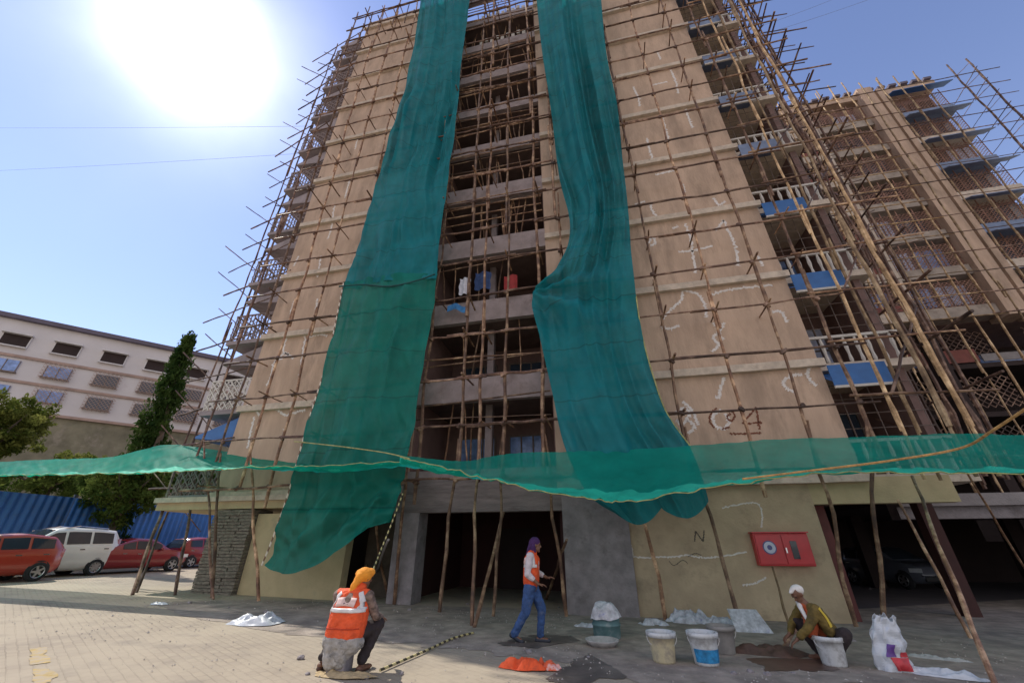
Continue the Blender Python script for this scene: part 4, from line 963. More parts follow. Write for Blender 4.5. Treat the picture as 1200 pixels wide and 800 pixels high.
# ------------------------------------------------------------------ people
def blob(name, prims, m, parent, voxel=.014, sm=4, wob=0):
    bm = bmesh.new()
    for p in prims:
        if p[0] == 'e':                               # ellipsoid: centre, radii, optional rotation
            _, c, r = p[:3]; M = Matrix.Translation(c) @ (p[3].to_matrix().to_4x4() if len(p) > 3 else Matrix()) @ Matrix.Diagonal((*r, 1))
            bmesh.ops.create_icosphere(bm, subdivisions=3, radius=1, matrix=M)
        else:                                         # tapered limb
            a, ra, b, rb = Vector(p[0]), p[1], Vector(p[2]), p[3]; d = b - a
            if d.length < 1e-4: continue
            n = 14; u = d.orthogonal().normalized(); w = d.normalized().cross(u)
            rings = []
            prof = [(-.98, .2), (-.7, .71), (-.35, .94)]
            for e, k in prof: rings.append((a + d.normalized() * ra * e, ra * k))
            for t in (0, .33, .66, 1): rings.append((a.lerp(b, t), lerp(ra, rb, t)))
            for e, k in [(.35, .94), (.7, .71), (.98, .2)]: rings.append((b + d.normalized() * rb * e, rb * k))
            vs = [[bm.verts.new(c + (u * math.cos(2 * math.pi * j / n) + w * math.sin(2 * math.pi * j / n)) * r) for j in range(n)] for c, r in rings]
            for i in range(len(vs) - 1):
                for j in range(n): bm.faces.new((vs[i][j], vs[i][(j + 1) % n], vs[i + 1][(j + 1) % n], vs[i + 1][j]))
            bm.faces.new(list(reversed(vs[0]))); bm.faces.new(vs[-1])
    bmesh.ops.recalc_face_normals(bm, faces=bm.faces)
    me = bpy.data.meshes.new(name); bm.to_mesh(me); bm.free()
    o = bpy.data.objects.new(name, me); COL.objects.link(o)
    md = o.modifiers.new('r', 'REMESH'); md.mode = 'VOXEL'; md.voxel_size = voxel; md.use_smooth_shade = True
    if sm: ms = o.modifiers.new('s', 'SMOOTH'); ms.iterations = sm; ms.factor = .5
    dg = bpy.context.evaluated_depsgraph_get(); me2 = bpy.data.meshes.new_from_object(o.evaluated_get(dg))
    o.modifiers.clear(); o.data = me2; bpy.data.meshes.remove(me)
    if wob:
        for v in me2.vertices:
            c = v.co; k = noise.noise(c * 14) * wob + noise.noise(c * 34) * wob * .5; v.co = c + v.normal * k
    me2.materials.clear(); me2.materials.append(m)
    me2.polygons.foreach_set('use_smooth', [True] * len(me2.polygons))
    if parent: o.parent = parent
    return o
SKIN = mat('brown_skin', (.16, .075, .045), .55, .12, 12); HAIR = mat('black_hair', (.012, .01, .01), .6)
VEST = mat('orange_vest', (.70, .085, .018), .75, .25, 9, .8, 16, stain=(.48, .075, .03), stain_scale=7, stain_lo=.56); TAPE = mat('reflective_tape', (.62, .60, .60), .4, .12, 10); TAPEP = mat('pink_white_panel', (.66, .48, .44), .7, .12, 10)
V = Vector
def hand(prims, w, dirv, up, s=1.0, curl=.6):        # palm, four bent fingers and a thumb from its side
    d = V(dirv).normalized(); u = V(up); u = (u - d * u.dot(d)).normalized(); sd = d.cross(u)
    pc = V(w) + d * .05 * s
    for k in (-1, 0, 1): prims.append((V(w) + sd * k * .014 * s, .017 * s, V(w) + d * .085 * s + sd * k * .022 * s, .015 * s))
    for i, L in enumerate((.066, .076, .070, .054)):
        b = V(w) + d * .088 * s + sd * (i - 1.5) * .021 * s
        m1 = b + (d - u * curl * .5).normalized() * L * .5 * s; m2 = m1 + (d - u * curl * 1.6).normalized() * L * .5 * s
        prims.append((b, .0098 * s, m1, .009 * s)); prims.append((m1, .009 * s, m2, .0078 * s))
    t0 = V(w) + d * .02 * s + sd * .026 * s; t1 = t0 + (d * .6 + sd * .8 - u * .2).normalized() * .04 * s; t2 = t1 + (d * .9 + sd * .2 - u * .4).normalized() * .034 * s
    prims.append((t0, .013 * s, t1, .011 * s)); prims.append((t1, .011 * s, t2, .009 * s))
def head(prims, c, fwd, s=1.0):                       # skull, jaw, nose, lips, ears
    f = V(fwd).normalized(); up = V((0, 0, 1)); up = (up - f * up.dot(f)).normalized(); sd = f.cross(up); q = Matrix((sd, f, up)).transposed().to_quaternion()
    L = lambda x, y, z: V(c) + (sd * x + f * y + up * z) * s
    prims.append(('e', L(0, -.01, .02), (.075 * s, .094 * s, .095 * s), q)); prims.append(('e', L(0, .028, -.055), (.056 * s, .062 * s, .066 * s), q))
    prims.append((L(0, .082, .012), .010 * s, L(0, .104, -.026), .014 * s)); prims.append(('e', L(0, .080, -.060), (.026 * s, .013 * s, .011 * s), q)); prims.append(('e', L(0, .072, -.105), (.026 * s, .02 * s, .018 * s), q))
    for e in (-1, 1):
        prims.append(('e', L(e * .078, -.008, -.012), (.010 * s, .02 * s, .032 * s), q)); prims.append(('e', L(e * .03, .078, .03), (.022 * s, .012 * s, .010 * s), q))
    return L, q
def face(L, q, parent, s=1.0):
    e = blob('eyes', [('e', L(-.031, .081, .012), (.013 * s, .009 * s, .007 * s), q), ('e', L(.031, .081, .012), (.013 * s, .009 * s, .007 * s), q)], HAIR, parent, .003, 0)
    return e

# --- worker seated on a low block, seen from behind
rt = gnd(396, 789)
wk = thing('person', (rt.x, rt.y, G(rt.x)), 'worker in an orange vest and yellow-orange headcloth squatting with his back to us', 'person', 'site workers', rz=0); wk.scale = (1.16, 1.05, 1.0)
# local axes: +Y away from the camera, +X to the right; seat at z .36
hipL, hipR = V((-.10, .0, .42)), V((.11, .0, .42)); chest = V((.02, .06, .78)); neck = V((.06, .10, .95)); hd = V((.095, .13, 1.075))
shL, shR = V((-.185, .05, .86)), V((.215, .05, .86)); elL, elR = V((-.25, .18, .64)), V((.29, .16, .61)); wrL, wrR = V((-.12, .42, .55)), V((.24, .42, .56))
knL, knR = V((-.19, .40, .50)), V((.27, .30, .50)); ftL, ftR = V((-.21, .10, .09)), V((.22, .10, .07))
knL = V((-.2, .36, .44)); ftL = V((-.25, .06, .10)); ftR = V((.20, .14, .07))
bp = []
Lf, hq = head(bp, hd, (.45, .85, -.25), .98)
bp += [(neck, .055, hd, .055), (chest, .13, neck, .07), (hipL * .5 + hipR * .5, .14, chest, .13), (shL, .05, shR, .05), (shL, .048, elL, .038), (elL, .036, wrL, .026), (shR, .048, elR, .038), (elR, .036, wrR, .026),
       (hipL, .085, knL, .06), (knL, .058, ftL, .036), (hipR, .085, knR, .06), (knR, .058, ftR, .036)]
for a, s in ((ftL, -1), (ftR, 1)):
    bp += [(a + V((0, -.05, -.03)), .036, a + V((s * .02, .12, -.035)), .032), (a + V((s * .02, .12, -.035)), .034, a + V((s * .03, .17, -.04)), .024)]
hand(bp, wrL, (.3, .8, -.4), (0, 0, 1)); hand(bp, wrR, (-.2, .8, -.4), (0, 0, 1))
body = blob('body', bp, SKIN, wk, .009, 3); face(Lf, hq, wk)
CHECK = mat('checked_shirt', (.17, .12, .10), .9, .7, 16); TROU = mat('dark_trousers', (.030, .022, .024), .9, .3, 6, .3, 25); GREYT = mat('dusty_grey_cloth', (.34, .325, .31), .95, .3, 12, .9, 14, stain=(.10, .095, .09), stain_scale=9, stain_lo=.52)
blob('shirt', [(shL, .066, elL, .055), (elL, .054, elL.lerp(wrL, .85), .042), (shR, .066, elR, .055), (elR, .054, elR.lerp(wrR, .85), .042), (shL, .07, shR, .07), (V((-.06, .05, .45)), .15, chest, .15), (V((.08, .05, .45)), .14, chest, .15)], CHECK, wk, .013, 4, .012)
blob('trousers', [(hipL, .115, knL, .082), (knL, .08, ftL + V((0, 0, .06)), .062), (hipR, .115, knR, .085), (knR, .08, ftR + V((0, 0, .06)), .062), (hipL, .13, hipR, .13)], TROU, wk, .014, 4, .012)
vest = blob('vest', [(V((-.085, .0, .44)), .148, V((-.07, .025, .68)), .150), (V((.10, .0, .44)), .148, V((.10, .025, .68)), .150), (V((.005, .0, .44)), .148, V((.015, .025, .68)), .150), (V((-.07, .025, .68)), .148, V((-.06, .05, .83)), .118), (V((.10, .025, .68)), .148, V((.10, .05, .83)), .118), (V((-.15, .05, .875)), .072, V((.18, .05, .875)), .072), (V((.02, .07, .88)), .10, neck, .085)], VEST, wk, .012, 5, .010)
def band(mb, p, q_, w, r0, off, n=16):               # a flat strip wrapped round the back of the torso
    pass
def backstrip(name, pts, w, m, parent, vestobj):      # tape laid on the vest: points projected onto its surface from behind
    q = MB(); n = 28; rows = []
    me = vestobj.data
    from mathutils.bvhtree import BVHTree
    bv = BVHTree.FromPolygons([v.co for v in me.vertices], [p.vertices for p in me.polygons])
    for i in range(n + 1):
        p = spline(pts, i / n); p2 = spline(pts, min(1, i / n + .02)) - spline(pts, max(0, i / n - .02)); p2.y = 0; p2.normalize(); nn = V((-p2.z, 0, p2.x)) * w / 2
        row = []
        for k in (-1, -.33, .33, 1):
            c = V(p) + nn * k; h = bv.ray_cast(V((c.x, -1, c.z)), V((0, 1, 0)))
            if h[0] is None: near = bv.find_nearest(V((c.x, -.2, c.z))); h = near
            row.append(h[0] + V((0, -.006, 0)))
        rows.append(row)
    q.add([p for r in rows for p in r], [(4 * i + j, 4 * i + j + 1, 4 * i + 5 + j, 4 * i + 4 + j) for i in range(n) for j in range(3)])
    return q.build(name, m, parent, local=True, smooth=True, thick=.006)
backstrip('reflective_band', [V((-.22, 0, .705)), V((-.08, 0, .70)), V((.10, 0, .70)), V((.24, 0, .705))], .05, TAPE, vest, vest)
backstrip('reflective_band', [V((-.20, 0, .71)), V((-.17, 0, .80)), V((-.10, 0, .90))], .05, TAPE, vest, vest)
backstrip('reflective_band', [V((.22, 0, .71)), V((.20, 0, .80)), V((.15, 0, .91))], .05, TAPE, vest, vest)
backstrip('back_panel', [V((-.12, 0, .79)), V((.0, 0, .80)), V((.13, 0, .79))], .10, TAPEP, vest, vest)
backstrip('back_print', [V((-.03, 0, .795)), V((.0, 0, .80)), V((.04, 0, .795))], .055, mat('grey_print', (.12, .09, .12), .8), vest, vest)
backstrip('pocket_seam', [V((-.20, 0, .50)), V((.0, 0, .495)), V((.22, 0, .50))], .012, mat('vest_seam', (.45, .04, .01), .8), vest, vest)
SAFF = mat('saffron_cloth', (.80, .30, .025), .85, .2, 10, .4, 24)
blob('headcloth', [('e', hd + V((-.003, -.018, .035)), (.098, .112, .098)), (hd + V((-.02, -.09, .02)), .06, hd + V((-.07, -.12, -.10)), .045), (hd + V((-.07, -.12, -.10)), .045, hd + V((-.12, -.11, -.20)), .028), (hd + V((-.06, -.03, .05)), .062, hd + V((.05, .02, .06)), .062)], SAFF, wk, .009, 5, .007)
sh = MB()
blob('cloth_wrap', [(V((-.10, -.0, .34)), .15, V((.11, .0, .34)), .145), (V((-.10, -.03, .30)), .12, V((-.08, -.05, .12)), .085), (V((.06, -.03, .30)), .12, V((.02, -.05, .13)), .08)], GREYT, wk, .013, 4, .016)
blob('sandals', [(ftL + V((0, -.06, -.06)), .034, ftL + V((-.02, .15, -.065)), .03), (ftR + V((0, -.06, -.045)), .034, ftR + V((.02, .15, -.05)), .03)], mat('brown_sandal', (.07, .03, .02), .7), wk, .01, 2)
blk = thing('concrete_block', (rt.x + .02, rt.y + .02, G(rt.x)), 'rough grey block the squatting worker sits on', 'block')
MB().box(rt.x - .14, rt.x + .12, rt.y - .08, rt.y + .14, G(rt.x), G(rt.x) + .24).build('block_body', CEM, blk, bevel=.02)

# --- walking worker
rt = gnd(622, 753)
wz = thing('person', (rt.x, rt.y, 0.036), 'worker striding right in an orange vest, purple headcloth and blue jeans', 'person', 'site workers')
hip = V((.02, 0, .86)); hl, hr = V((.02, .085, .86)), V((.02, -.085, .86)); ch = V((.05, 0, 1.22)); nk = V((.07, 0, 1.41)); hd = V((.13, .01, 1.535))
kl, fl = V((.20, .09, .50)), V((.16, .09, .09)); kr, fr = V((-.06, -.09, .47)), V((-.28, -.09, .12))
sl2, sr2 = V((.05, .185, 1.34)), V((.05, -.185, 1.34)); el, er = V((.10, .23, 1.07)), V((.00, -.24, 1.06)); wl_, wr = V((.30, .18, .98)), V((.20, -.21, .90))
bp = []; Lf, hq = head(bp, hd, (1, .15, -.12))
bp += [(nk, .056, hd, .056), (ch, .13, nk, .07), (hip, .13, ch, .135), (sl2, .055, sr2, .055), (sl2, .05, el, .04), (el, .038, wl_, .027), (sr2, .05, er, .04), (er, .038, wr, .027), (hl, .09, kl, .062), (kl, .06, fl, .038), (hr, .09, kr, .062), (kr, .06, fr, .038),
       (fl + V((-.05, 0, -.045)), .036, fl + V((.13, 0, -.055)), .03), (fr + V((-.04, 0, .0)), .036, fr + V((.12, 0, -.08)), .03)]
hand(bp, wl_, (1, -.1, .1), (0, 0, 1)); hand(bp, wr, (1, .2, -.1), (0, 0, 1))
blob('body', bp, SKIN, wz, .009, 3); face(Lf, hq, wz)
SHIRT = mat('pale_shirt', (.50, .46, .49), .9, .2, 9, .8, 16); JEAN = mat('denim', (.035, .08, .21), .9, .4, 8, .9, 14, stain=(.10, .12, .19), stain_scale=6, stain_lo=.54); PURP = mat('purple_cloth', (.045, .012, .085), .85, .3, 9, .3, 24)
blob('shirt', [(sl2, .072, el, .058), (el, .056, el.lerp(wl_, .55), .048), (sr2, .074, er, .060), (er, .058, er.lerp(wr, .5), .05), (sl2, .075, sr2, .075), (V((.03, .06, .95)), .125, ch, .14), (V((.03, -.06, .95)), .125, ch, .14), (nk - V((0, 0, .04)), .075, nk, .062)], SHIRT, wz, .012, 4, .010)
blob('jeans', [(hl, .118, kl, .084), (kl, .080, fl + V((0, 0, .02)), .064), (hr, .118, kr, .084), (kr, .080, fr + V((0, 0, .01)), .066), (hl, .12, hr, .12), (hip, .128, V((.03, 0, .96)), .13)], JEAN, wz, .013, 4, .012)
v2 = blob('vest', [(V((.03, .062, .93)), .142, V((.05, .07, 1.26)), .142), (V((.03, -.062, .93)), .142, V((.05, -.07, 1.26)), .142), (V((.05, .12, 1.37)), .075, V((.05, -.12, 1.37)), .075), (V((.05, 0, 1.28)), .13, V((.06, 0, 1.38)), .09)], VEST, wz, .012, 5, .009)
backstrip('chest_panel', [V((-.11, 0, 1.27)), V((-.04, 0, 1.29)), V((.01, 0, 1.30))], .16, TAPEP, v2, v2)
backstrip('reflective_band', [V((-.11, 0, 1.185)), V((.03, 0, 1.18)), V((.17, 0, 1.185))], .05, TAPE, v2, v2)
backstrip('reflective_band', [V((.12, 0, 1.2)), V((.11, 0, 1.3)), V((.08, 0, 1.40))], .045, TAPE, v2, v2)
blob('headcloth', [('e', hd + V((-.02, 0, .045)), (.106, .096, .092)), (hd + V((-.07, 0, .02)), .07, hd + V((-.11, 0, -.10)), .062), (hd + V((-.11, 0, -.10)), .06, hd + V((-.17, -.02, -.21)), .035), (hd + V((-.03, .07, -.02)), .04, hd + V((-.04, .05, -.11)), .05), (hd + V((-.03, -.07, -.02)), .04, hd + V((-.04, -.05, -.11)), .05)], PURP, wz, .009, 3, .010)
blob('shoes', [(fl + V((-.06, 0, -.06)), .042, fl + V((.15, 0, -.065)), .034), (fr + V((-.05, 0, -.005)), .042, fr + V((.14, 0, -.10)), .034)], mat('dark_shoe', (.03, .035, .05), .7), wz, .01, 2)

# --- crouching worker by the buckets, turned to the left
rt = gnd(970, 777)
cw = thing('person', (rt.x, rt.y, 0), 'crouching worker in a white cap and olive-yellow jacket working among the buckets', 'person', 'site workers')
hip = V((.16, .10, .30)); hl, hr = V((.15, .18, .30)), V((.17, .02, .30)); ch = V((-.02, .02, .60)); nk = V((-.11, -.01, .76)); hd = V((-.16, -.04, .875))
sl2, sr2 = V((-.06, .20, .69)), V((-.02, -.17, .68)); el, er = V((-.22, .26, .48)), V((-.20, -.22, .46)); wl_, wr = V((-.38, .12, .32)), V((-.38, -.16, .30))
kl, fl = V((-.18, .24, .48)), V((.0, .22, .07)); kr, fr = V((.26, -.24, .40)), V((.10, -.12, .07))
bp = []; Lf, hq = head(bp, hd, (-.75, -.35, -.75), .98)
bp += [(nk, .056, hd, .056), (ch, .13, nk, .07), (hip, .13, ch, .13), (sl2, .055, sr2, .055), (sl2, .05, el, .04), (el, .038, wl_, .027), (sr2, .05, er, .04), (er, .038, wr, .027), (hl, .09, kl, .062), (kl, .06, fl, .038), (hr, .09, kr, .062), (kr, .06, fr, .038),
       (fl + V((.06, 0, -.03)), .036, fl + V((-.13, 0, -.035)), .03), (fr + V((.06, 0, -.03)), .036, fr + V((-.12, -.03, -.035)), .03)]
hand(bp, wl_, (-.8, -.2, -.5), (0, 0, 1)); hand(bp, wr, (-.8, .1, -.6), (0, 0, 1))
blob('body', bp, SKIN, cw, .009, 3); face(Lf, hq, cw)
OLJ = mat('olive_jacket', (.13, .088, .02), .85, .6, 6, .8, 15); RUST = mat('rust_shirt', (.36, .07, .02), .85, .3, 7)
blob('shirt', [(hip, .14, ch, .14), (ch, .14, nk - V((0, 0, .05)), .08), (V((-.14, -.10, .40)), .09, V((-.06, -.06, .6)), .10)], RUST, cw, .012, 4, .01)
jk = blob('jacket', [(sl2, .076, el, .062), (el, .06, el.lerp(wl_, .75), .05), (sr2, .076, er, .062), (er, .06, er.lerp(wr, .75), .05), (sl2, .08, sr2, .08), (hip + V((.05, .02, .04)), .13, ch + V((.05, .0, .02)), .135), (sr2, .085, V((.10, -.14, .42)), .08)], OLJ, cw, .012, 4, .012)
backstrip('yellow_stripe', [V((.02, 0, .72)), V((.09, 0, .60)), V((.12, 0, .48))], .05, mat('yellow_stripe', (.62, .45, .05), .8), jk, jk)
blob('trousers', [(hl, .115, kl, .082), (kl, .08, fl + V((0, 0, .04)), .06), (hr, .115, kr, .085), (kr, .085, fr + V((0, 0, .04)), .062), (hl, .13, hr, .13)], TROU, cw, .013, 4, .012)
blob('cap', [('e', hd + V((.02, .01, .055)), (.092, .096, .075)), (hd + V((-.06, -.03, .05)), .045, hd + V((-.11, -.05, .02)), .02)], mat('white_cap', (.66, .63, .60), .85, .15, 12), cw, .008, 3, .006)
blob('neck_scarf', [(nk + V((-.04, .05, 0)), .04, nk + V((-.07, -.06, -.05)), .035), (nk + V((-.07, -.06, -.05)), .032, nk + V((-.06, -.16, -.20)), .026)], mat('white_scarf', (.6, .58, .56), .85, .2, 9), cw, .009, 3, .006)

# ------------------------------------------------------------------ small things on the ground and on the wall
p0, p1 = at(879, 623, 11.9), at(950, 664, 11.9)
fx0, fx1, fz0, fz1 = 3.40, 4.60, 1.13, 1.83
fb = thing('fire_hose_cabinet', (4.0, 11.9, fz0), 'bright red fire hose cabinet with a round white emblem on the ochre wall', 'cabinet')
REDB = mat('red_enamel', (.50, .012, .022), .4, .12, 4, coat=.3)
MB().box(fx0, fx1, 11.78, 12.018, fz0, fz1).build('cabinet_box', REDB, fb, bevel=.02)
for a, c in ((fx0 + .03, 3.985), (4.015, fx1 - .03)): MB().box(a, c, 11.757, 11.779, fz0 + .04, fz1 - .04).build('cabinet_door', REDB, fb, bevel=.006)
def disc(r, y0, y1, c, n=28, inner=0):
    q = MB(); q.lathe([(inner, y0), (r, y0), (r, y1), (inner, y1)] + ([(inner, y0)] if inner else []), (0, 0, 0), n)
    q.v = [V((p.x + c[0], p.z, p.y + c[1])) for p in q.v]; return q
EMB = mat('pale_emblem', (.55, .55, .66), .6, .1, 5); EMD = mat('emblem_blue', (.10, .10, .25), .6)
disc(.15, 11.752, 11.756, (3.70, 1.52)).build('emblem', EMD, fb)
disc(.125, 11.747, 11.751, (3.70, 1.52), inner=.055).build('emblem_ring', EMB, fb)
MB().box(4.16, 4.30, 11.745, 11.756, 1.28, 1.66).build('dark_glass', CARGL, fb, bevel=.004)
MB().box(4.03, 4.06, 11.73, 11.756, 1.40, 1.52).build('handle', CHROME, fb, bevel=.004)
MB().box(fx0 - .02, fx1 + .02, 11.74, 12.01, fz1 + .002, fz1 + .03).build('rain_lip', REDB, fb)

def bucket(px, py, r, h, label, m, band=None, rim=None, fill=None):
    p = gnd(px, py); t = thing('bucket', (p.x, p.y, G(p.x) + .014), label, 'bucket', 'plaster buckets by the tower foot')
    q = MB(); k = r * .80
    q.lathe([(0, 0), (k, 0), (k * 1.02, .02), (lerp(k, r, .6), h * .6), (r, h - .05), (r + .012, h - .045), (r + .014, h), (r - .008, h), (r - .02, h * .55), (0, h * .55)], (p.x, p.y, t.location.z), 26)
    for v in q.v: v.x += nz(v.x * 6, v.y * 6, v.z * 4) * .008; v.y += nz(v.y * 6, v.z * 5, 3) * .008
    q.build('tub', m, t, smooth=True)
    q = MB(); q.lathe([(r - .02, h - .05), (r + .02, h - .05), (r + .022, h + .012), (r - .012, h + .012), (r - .02, h - .05)], (p.x, p.y, t.location.z), 26); q.build('rim', rim or m, t, smooth=True)
    if band:
        q = MB(); n = 12; q.grid(lambda u, v: (p.x + (lerp(k, r, .12 + .42 * v) + .005) * math.cos(R(-150 + 150 * u)), p.y + (lerp(k, r, .12 + .42 * v) + .005) * math.sin(R(-150 + 150 * u)), t.location.z + h * (.10 + .42 * v)), n, 2)
        q.build('label', band, t, smooth=True)
    q = MB(); hw = []
    for i in range(13):
        a = math.pi * i / 12; hw.append((p.x - math.cos(a) * (r + .015), p.y - .05 - math.sin(a) * .05, t.location.z + h * .86 - math.sin(a) * h * .42))
    q.tube(hw, .005, 5); q.build('bail_handle', RIM, t)
    return t
CREAM = mat('cream_plastic', (.50, .44, .28), .55, .12, 5, stain=(.33, .29, .22), stain_scale=7, stain_lo=.47); BWHITE = mat('white_plastic', (.52, .54, .55), .5, .12, 5, stain=(.32, .32, .32), stain_scale=7, stain_lo=.48)
BGREY = mat('grey_plastic', (.22, .21, .20), .6, .2, 6, stain=(.4, .39, .37), stain_scale=8, stain_lo=.6); BLAB = mat('blue_label', (.02, .20, .42), .6, .5, 14)
bucket(779, 776, .20, .36, 'cream plaster bucket, leftmost of the row', CREAM, rim=BWHITE)
bucket(829, 779, .205, .38, 'white bucket with a torn blue label', BWHITE, BLAB)
bucket(850, 766, .20, .36, 'cement-grey bucket just behind the blue-labelled one', BGREY)
bucket(979, 780, .19, .34, 'white bucket in front of the crouching worker', BWHITE)
def pile(name, px, py, sx, sy, h, label, cat, m, group=None, sd=0, top=.0, nu=36, rot=0, amp=1, lift=0):  # a rumpled, closed heap of cloth or plastic
    p = gnd(px, py); z0 = G(p.x) + .012 + lift; q = MB(); c, s = math.cos(rot), math.sin(rot)
    def fn(u, v):
        a = u * 2 * math.pi; r = v; ed = 1 + .35 * nz(math.cos(a) * 1.6 + sd, math.sin(a) * 1.6, sd)
        x, y = math.cos(a) * r * sx * ed, math.sin(a) * r * sy * ed
        hh = h * max(0, (1 - r ** 3.5)) * (.62 + .85 * nz(x * 2.2 / max(sx, .2) + sd, y * 1.6 / max(sy, .2), sd) * amp + .18 * (1 - abs(nz(x * 7 + sd, y * 7, sd)) * 4)) + .012 * nz(x * 22 + sd, y * 22) * (1 if r < .98 else .2)
        return (p.x + x * c - y * s, p.y + x * s + y * c, z0 + hh)
    q.grid(fn, nu * 2, 30, True)
    q.add([fn(i / nu, 1) for i in range(nu)], [tuple(range(nu))[::-1]])
    return tag(q.build(name, m, smooth=True), label, cat, group)
PLW = mat('white_plastic_film', (.50, .53, .57), .35, .14, 7, spec=.6); PLC = mat('printed_sack', (.46, .46, .50), .7, .45, 8, stain=(.12, .14, .34), stain_scale=5, stain_lo=.58)
pile('plastic_sheet', 302, 730, .62, .34, .16, 'crumpled white plastic sheet on the paving left of the seated worker', 'plastic sheet', PLW, sd=4, rot=.2)
pile('plastic_scrap', 187, 708, .25, .14, .05, 'small white scrap on the paving by the stone column', 'litter', PLW, sd=9)
pile('empty_sack', 805, 730, .50, .25, .27, 'white and blue empty sack heaped highest against the wall', 'sack', PLC, 'empty cement sacks along the wall', 2)
pile('empty_sack', 845, 733, .40, .22, .19, 'white empty sack beside the highest heaped one', 'sack', PLC, 'empty cement sacks along the wall', 7)
pile('empty_sack', 765, 733, .36, .20, .14, 'low flat white sack behind the cream bucket', 'sack', PLC, 'empty cement sacks along the wall', 12)
pile('empty_sack', 690, 735, .36, .14, .08, 'thin white sack lying left of the teal drum', 'sack', PLC, 'empty cement sacks along the wall', 17)
pile('debris_heap', 905, 766, .62, .30, .13, 'dark wet mortar heap between the buckets and the crouching worker', 'debris', mat('wet_mortar', (.085, .045, .033), .6, .4, 8), None, 21)
pile('orange_vest', 612, 783, .30, .15, .14, 'orange safety vest dropped flat on the paving', 'vest', VEST, None, 31, rot=-.05)
pile('vest_strap', 642, 784, .19, .10, .11, 'orange and white end of the dropped vest', 'vest', mat('vest_mixed', (.66, .10, .03), .8, .2, 9, stain=(.7, .66, .64), stain_scale=9, stain_lo=.5), None, 36)
pile('sand_heap', 400, 792, .45, .12, .05, 'thin spill of sand under the seated worker', 'sand', mat('sand', (.42, .32, .18), .95, .25, 12), None, 41)
pile('cement_powder', 1098, 772, .35, .12, .04, 'pale spill of powder beside the printed bag', 'cement', mat('cement_powder', (.40, .40, .39), .95, .15, 8), None, 45, rot=-.4)
# board leaning with a printed sheet
sq = MB(); a = gnd(868, 742); sq.hexa([(a.x - .06, a.y, .0), (a.x + .62, a.y, .0), (a.x + .62, a.y + .02, .0), (a.x - .06, a.y + .02, .0), (a.x - .10, a.y + .28, .38), (a.x + .46, a.y + .28, .38), (a.x + .46, a.y + .30, .38), (a.x - .10, a.y + .30, .38)])
tag(sq.build('printed_sheet', PLC), 'flat printed sheet leaning against the wall right of the sacks', 'sheet', None)
# teal drum with a wet sack on top and a basin before it
p = gnd(712, 748)
dr = thing('water_drum', (p.x, p.y, .012), 'short grey-teal drum covered with a wet sack in front of the cement pillar', 'drum')
q = MB(); q.lathe([(0, 0), (.24, 0), (.25, .03), (.255, .20), (.27, .21), (.27, .24), (.25, .25), (.245, .40), (.20, .43), (0, .43)], (p.x, p.y, .012), 26); q.build('drum_body', mat('teal_drum', (.10, .19, .20), .5, .25, 6, stain=(.30, .31, .31), stain_scale=6, stain_lo=.55), dr, smooth=True)
q = MB(); q.grid(lambda u, v: (p.x + math.cos(u * 6.283) * (.02 + .27 * v) * (1 + .12 * nz(math.cos(u * 6.283) * 3, math.sin(u * 6.283) * 3, v * 2)), p.y + math.sin(u * 6.283) * (.02 + .27 * v), .012 + .58 - .26 * v ** 3 + .07 * nz(math.cos(u * 6.283) * 1.6 * v + 4, math.sin(u * 6.283) * 1.6 * v, v * 2)), 36, 14, True)
q.build('sack_cover', PLC, dr, thick=.01)
p = gnd(706, 757)
q = MB(); q.lathe([(0, .01), (.20, .01), (.27, .10), (.29, .10), (.29, .085), (.21, 0), (0, 0)], (p.x, p.y, .012), 28)
tag(q.build('mortar_pan', mat('pan_plaster', (.36, .35, .34), .7, .3, 7), smooth=True), 'shallow round mortar pan in front of the teal drum', 'pan')
# printed carrier bag and crumpled film at lower right
p = gnd(1050, 786)
bg = thing('carrier_bag', (p.x, p.y, .01), 'tall white carrier bag with red and purple print standing on the ground', 'bag')
def bagfn(u, v):
    a = u * 2 * math.pi; ww = .215 * (1 - .12 * v) * (1.0 if v < .55 else 1 - .75 * (v - .55)); dd = .13 * (1 - .5 * v)
    fl = 1 + .45 * max(0, v - .6) * math.sin(a * 5 + 1)
    lean = .10 * v ** 2
    return V((p.x + math.cos(a) * ww * fl + lean + .05 * nz(math.cos(a) * 2, math.sin(a) * 2, v * 5), p.y + math.sin(a) * dd * fl + .05 * nz(math.sin(a) * 2 + 9, math.cos(a) * 2, v * 5), .012 + v * .62 + (.10 * nz(math.cos(a) * 2.5, math.sin(a) * 2.5, 3) if v > .9 else 0)))
q = MB(); q.grid(bagfn, 44, 22, True); q.add([bagfn(i / 44, 0) for i in range(44)], [tuple(range(44))[::-1]]); q.build('bag_skin', PLW, bg, thick=.004)
def bagprint(u0, u1, v0, v1, m, nm):
    q = MB(); q.grid(lambda u, v: bagfn(lerp(u0, u1, u), lerp(v0, v1, v)) + V((0, -.012, 0)), 14, 10); q.build(nm, m, bg, thick=.003)
bagprint(.70, .93, .03, .26, mat('red_print', (.48, .035, .045), .5, .3, 12), 'red_print'); bagprint(.67, .75, .27, .50, mat('purple_print', (.12, .05, .25), .5, .3, 14), 'purple_print'); bagprint(.80, .90, .27, .36, mat('red_print', (.48, .035, .045)), 'red_print')
for i, (px, py, w) in enumerate(((1095, 792, .30), (1120, 796, .24))):
    pass
pile('plastic_strip', 1106, 793, .42, .10, .10, 'crumpled strip of white film trailing right from the carrier bag', 'plastic film', PLW, None, 52, rot=-.42)
pile('film_scrap', 1076, 789, .12, .08, .08, 'small ball of white film beside the carrier bag', 'plastic film', PLW, None, 57)
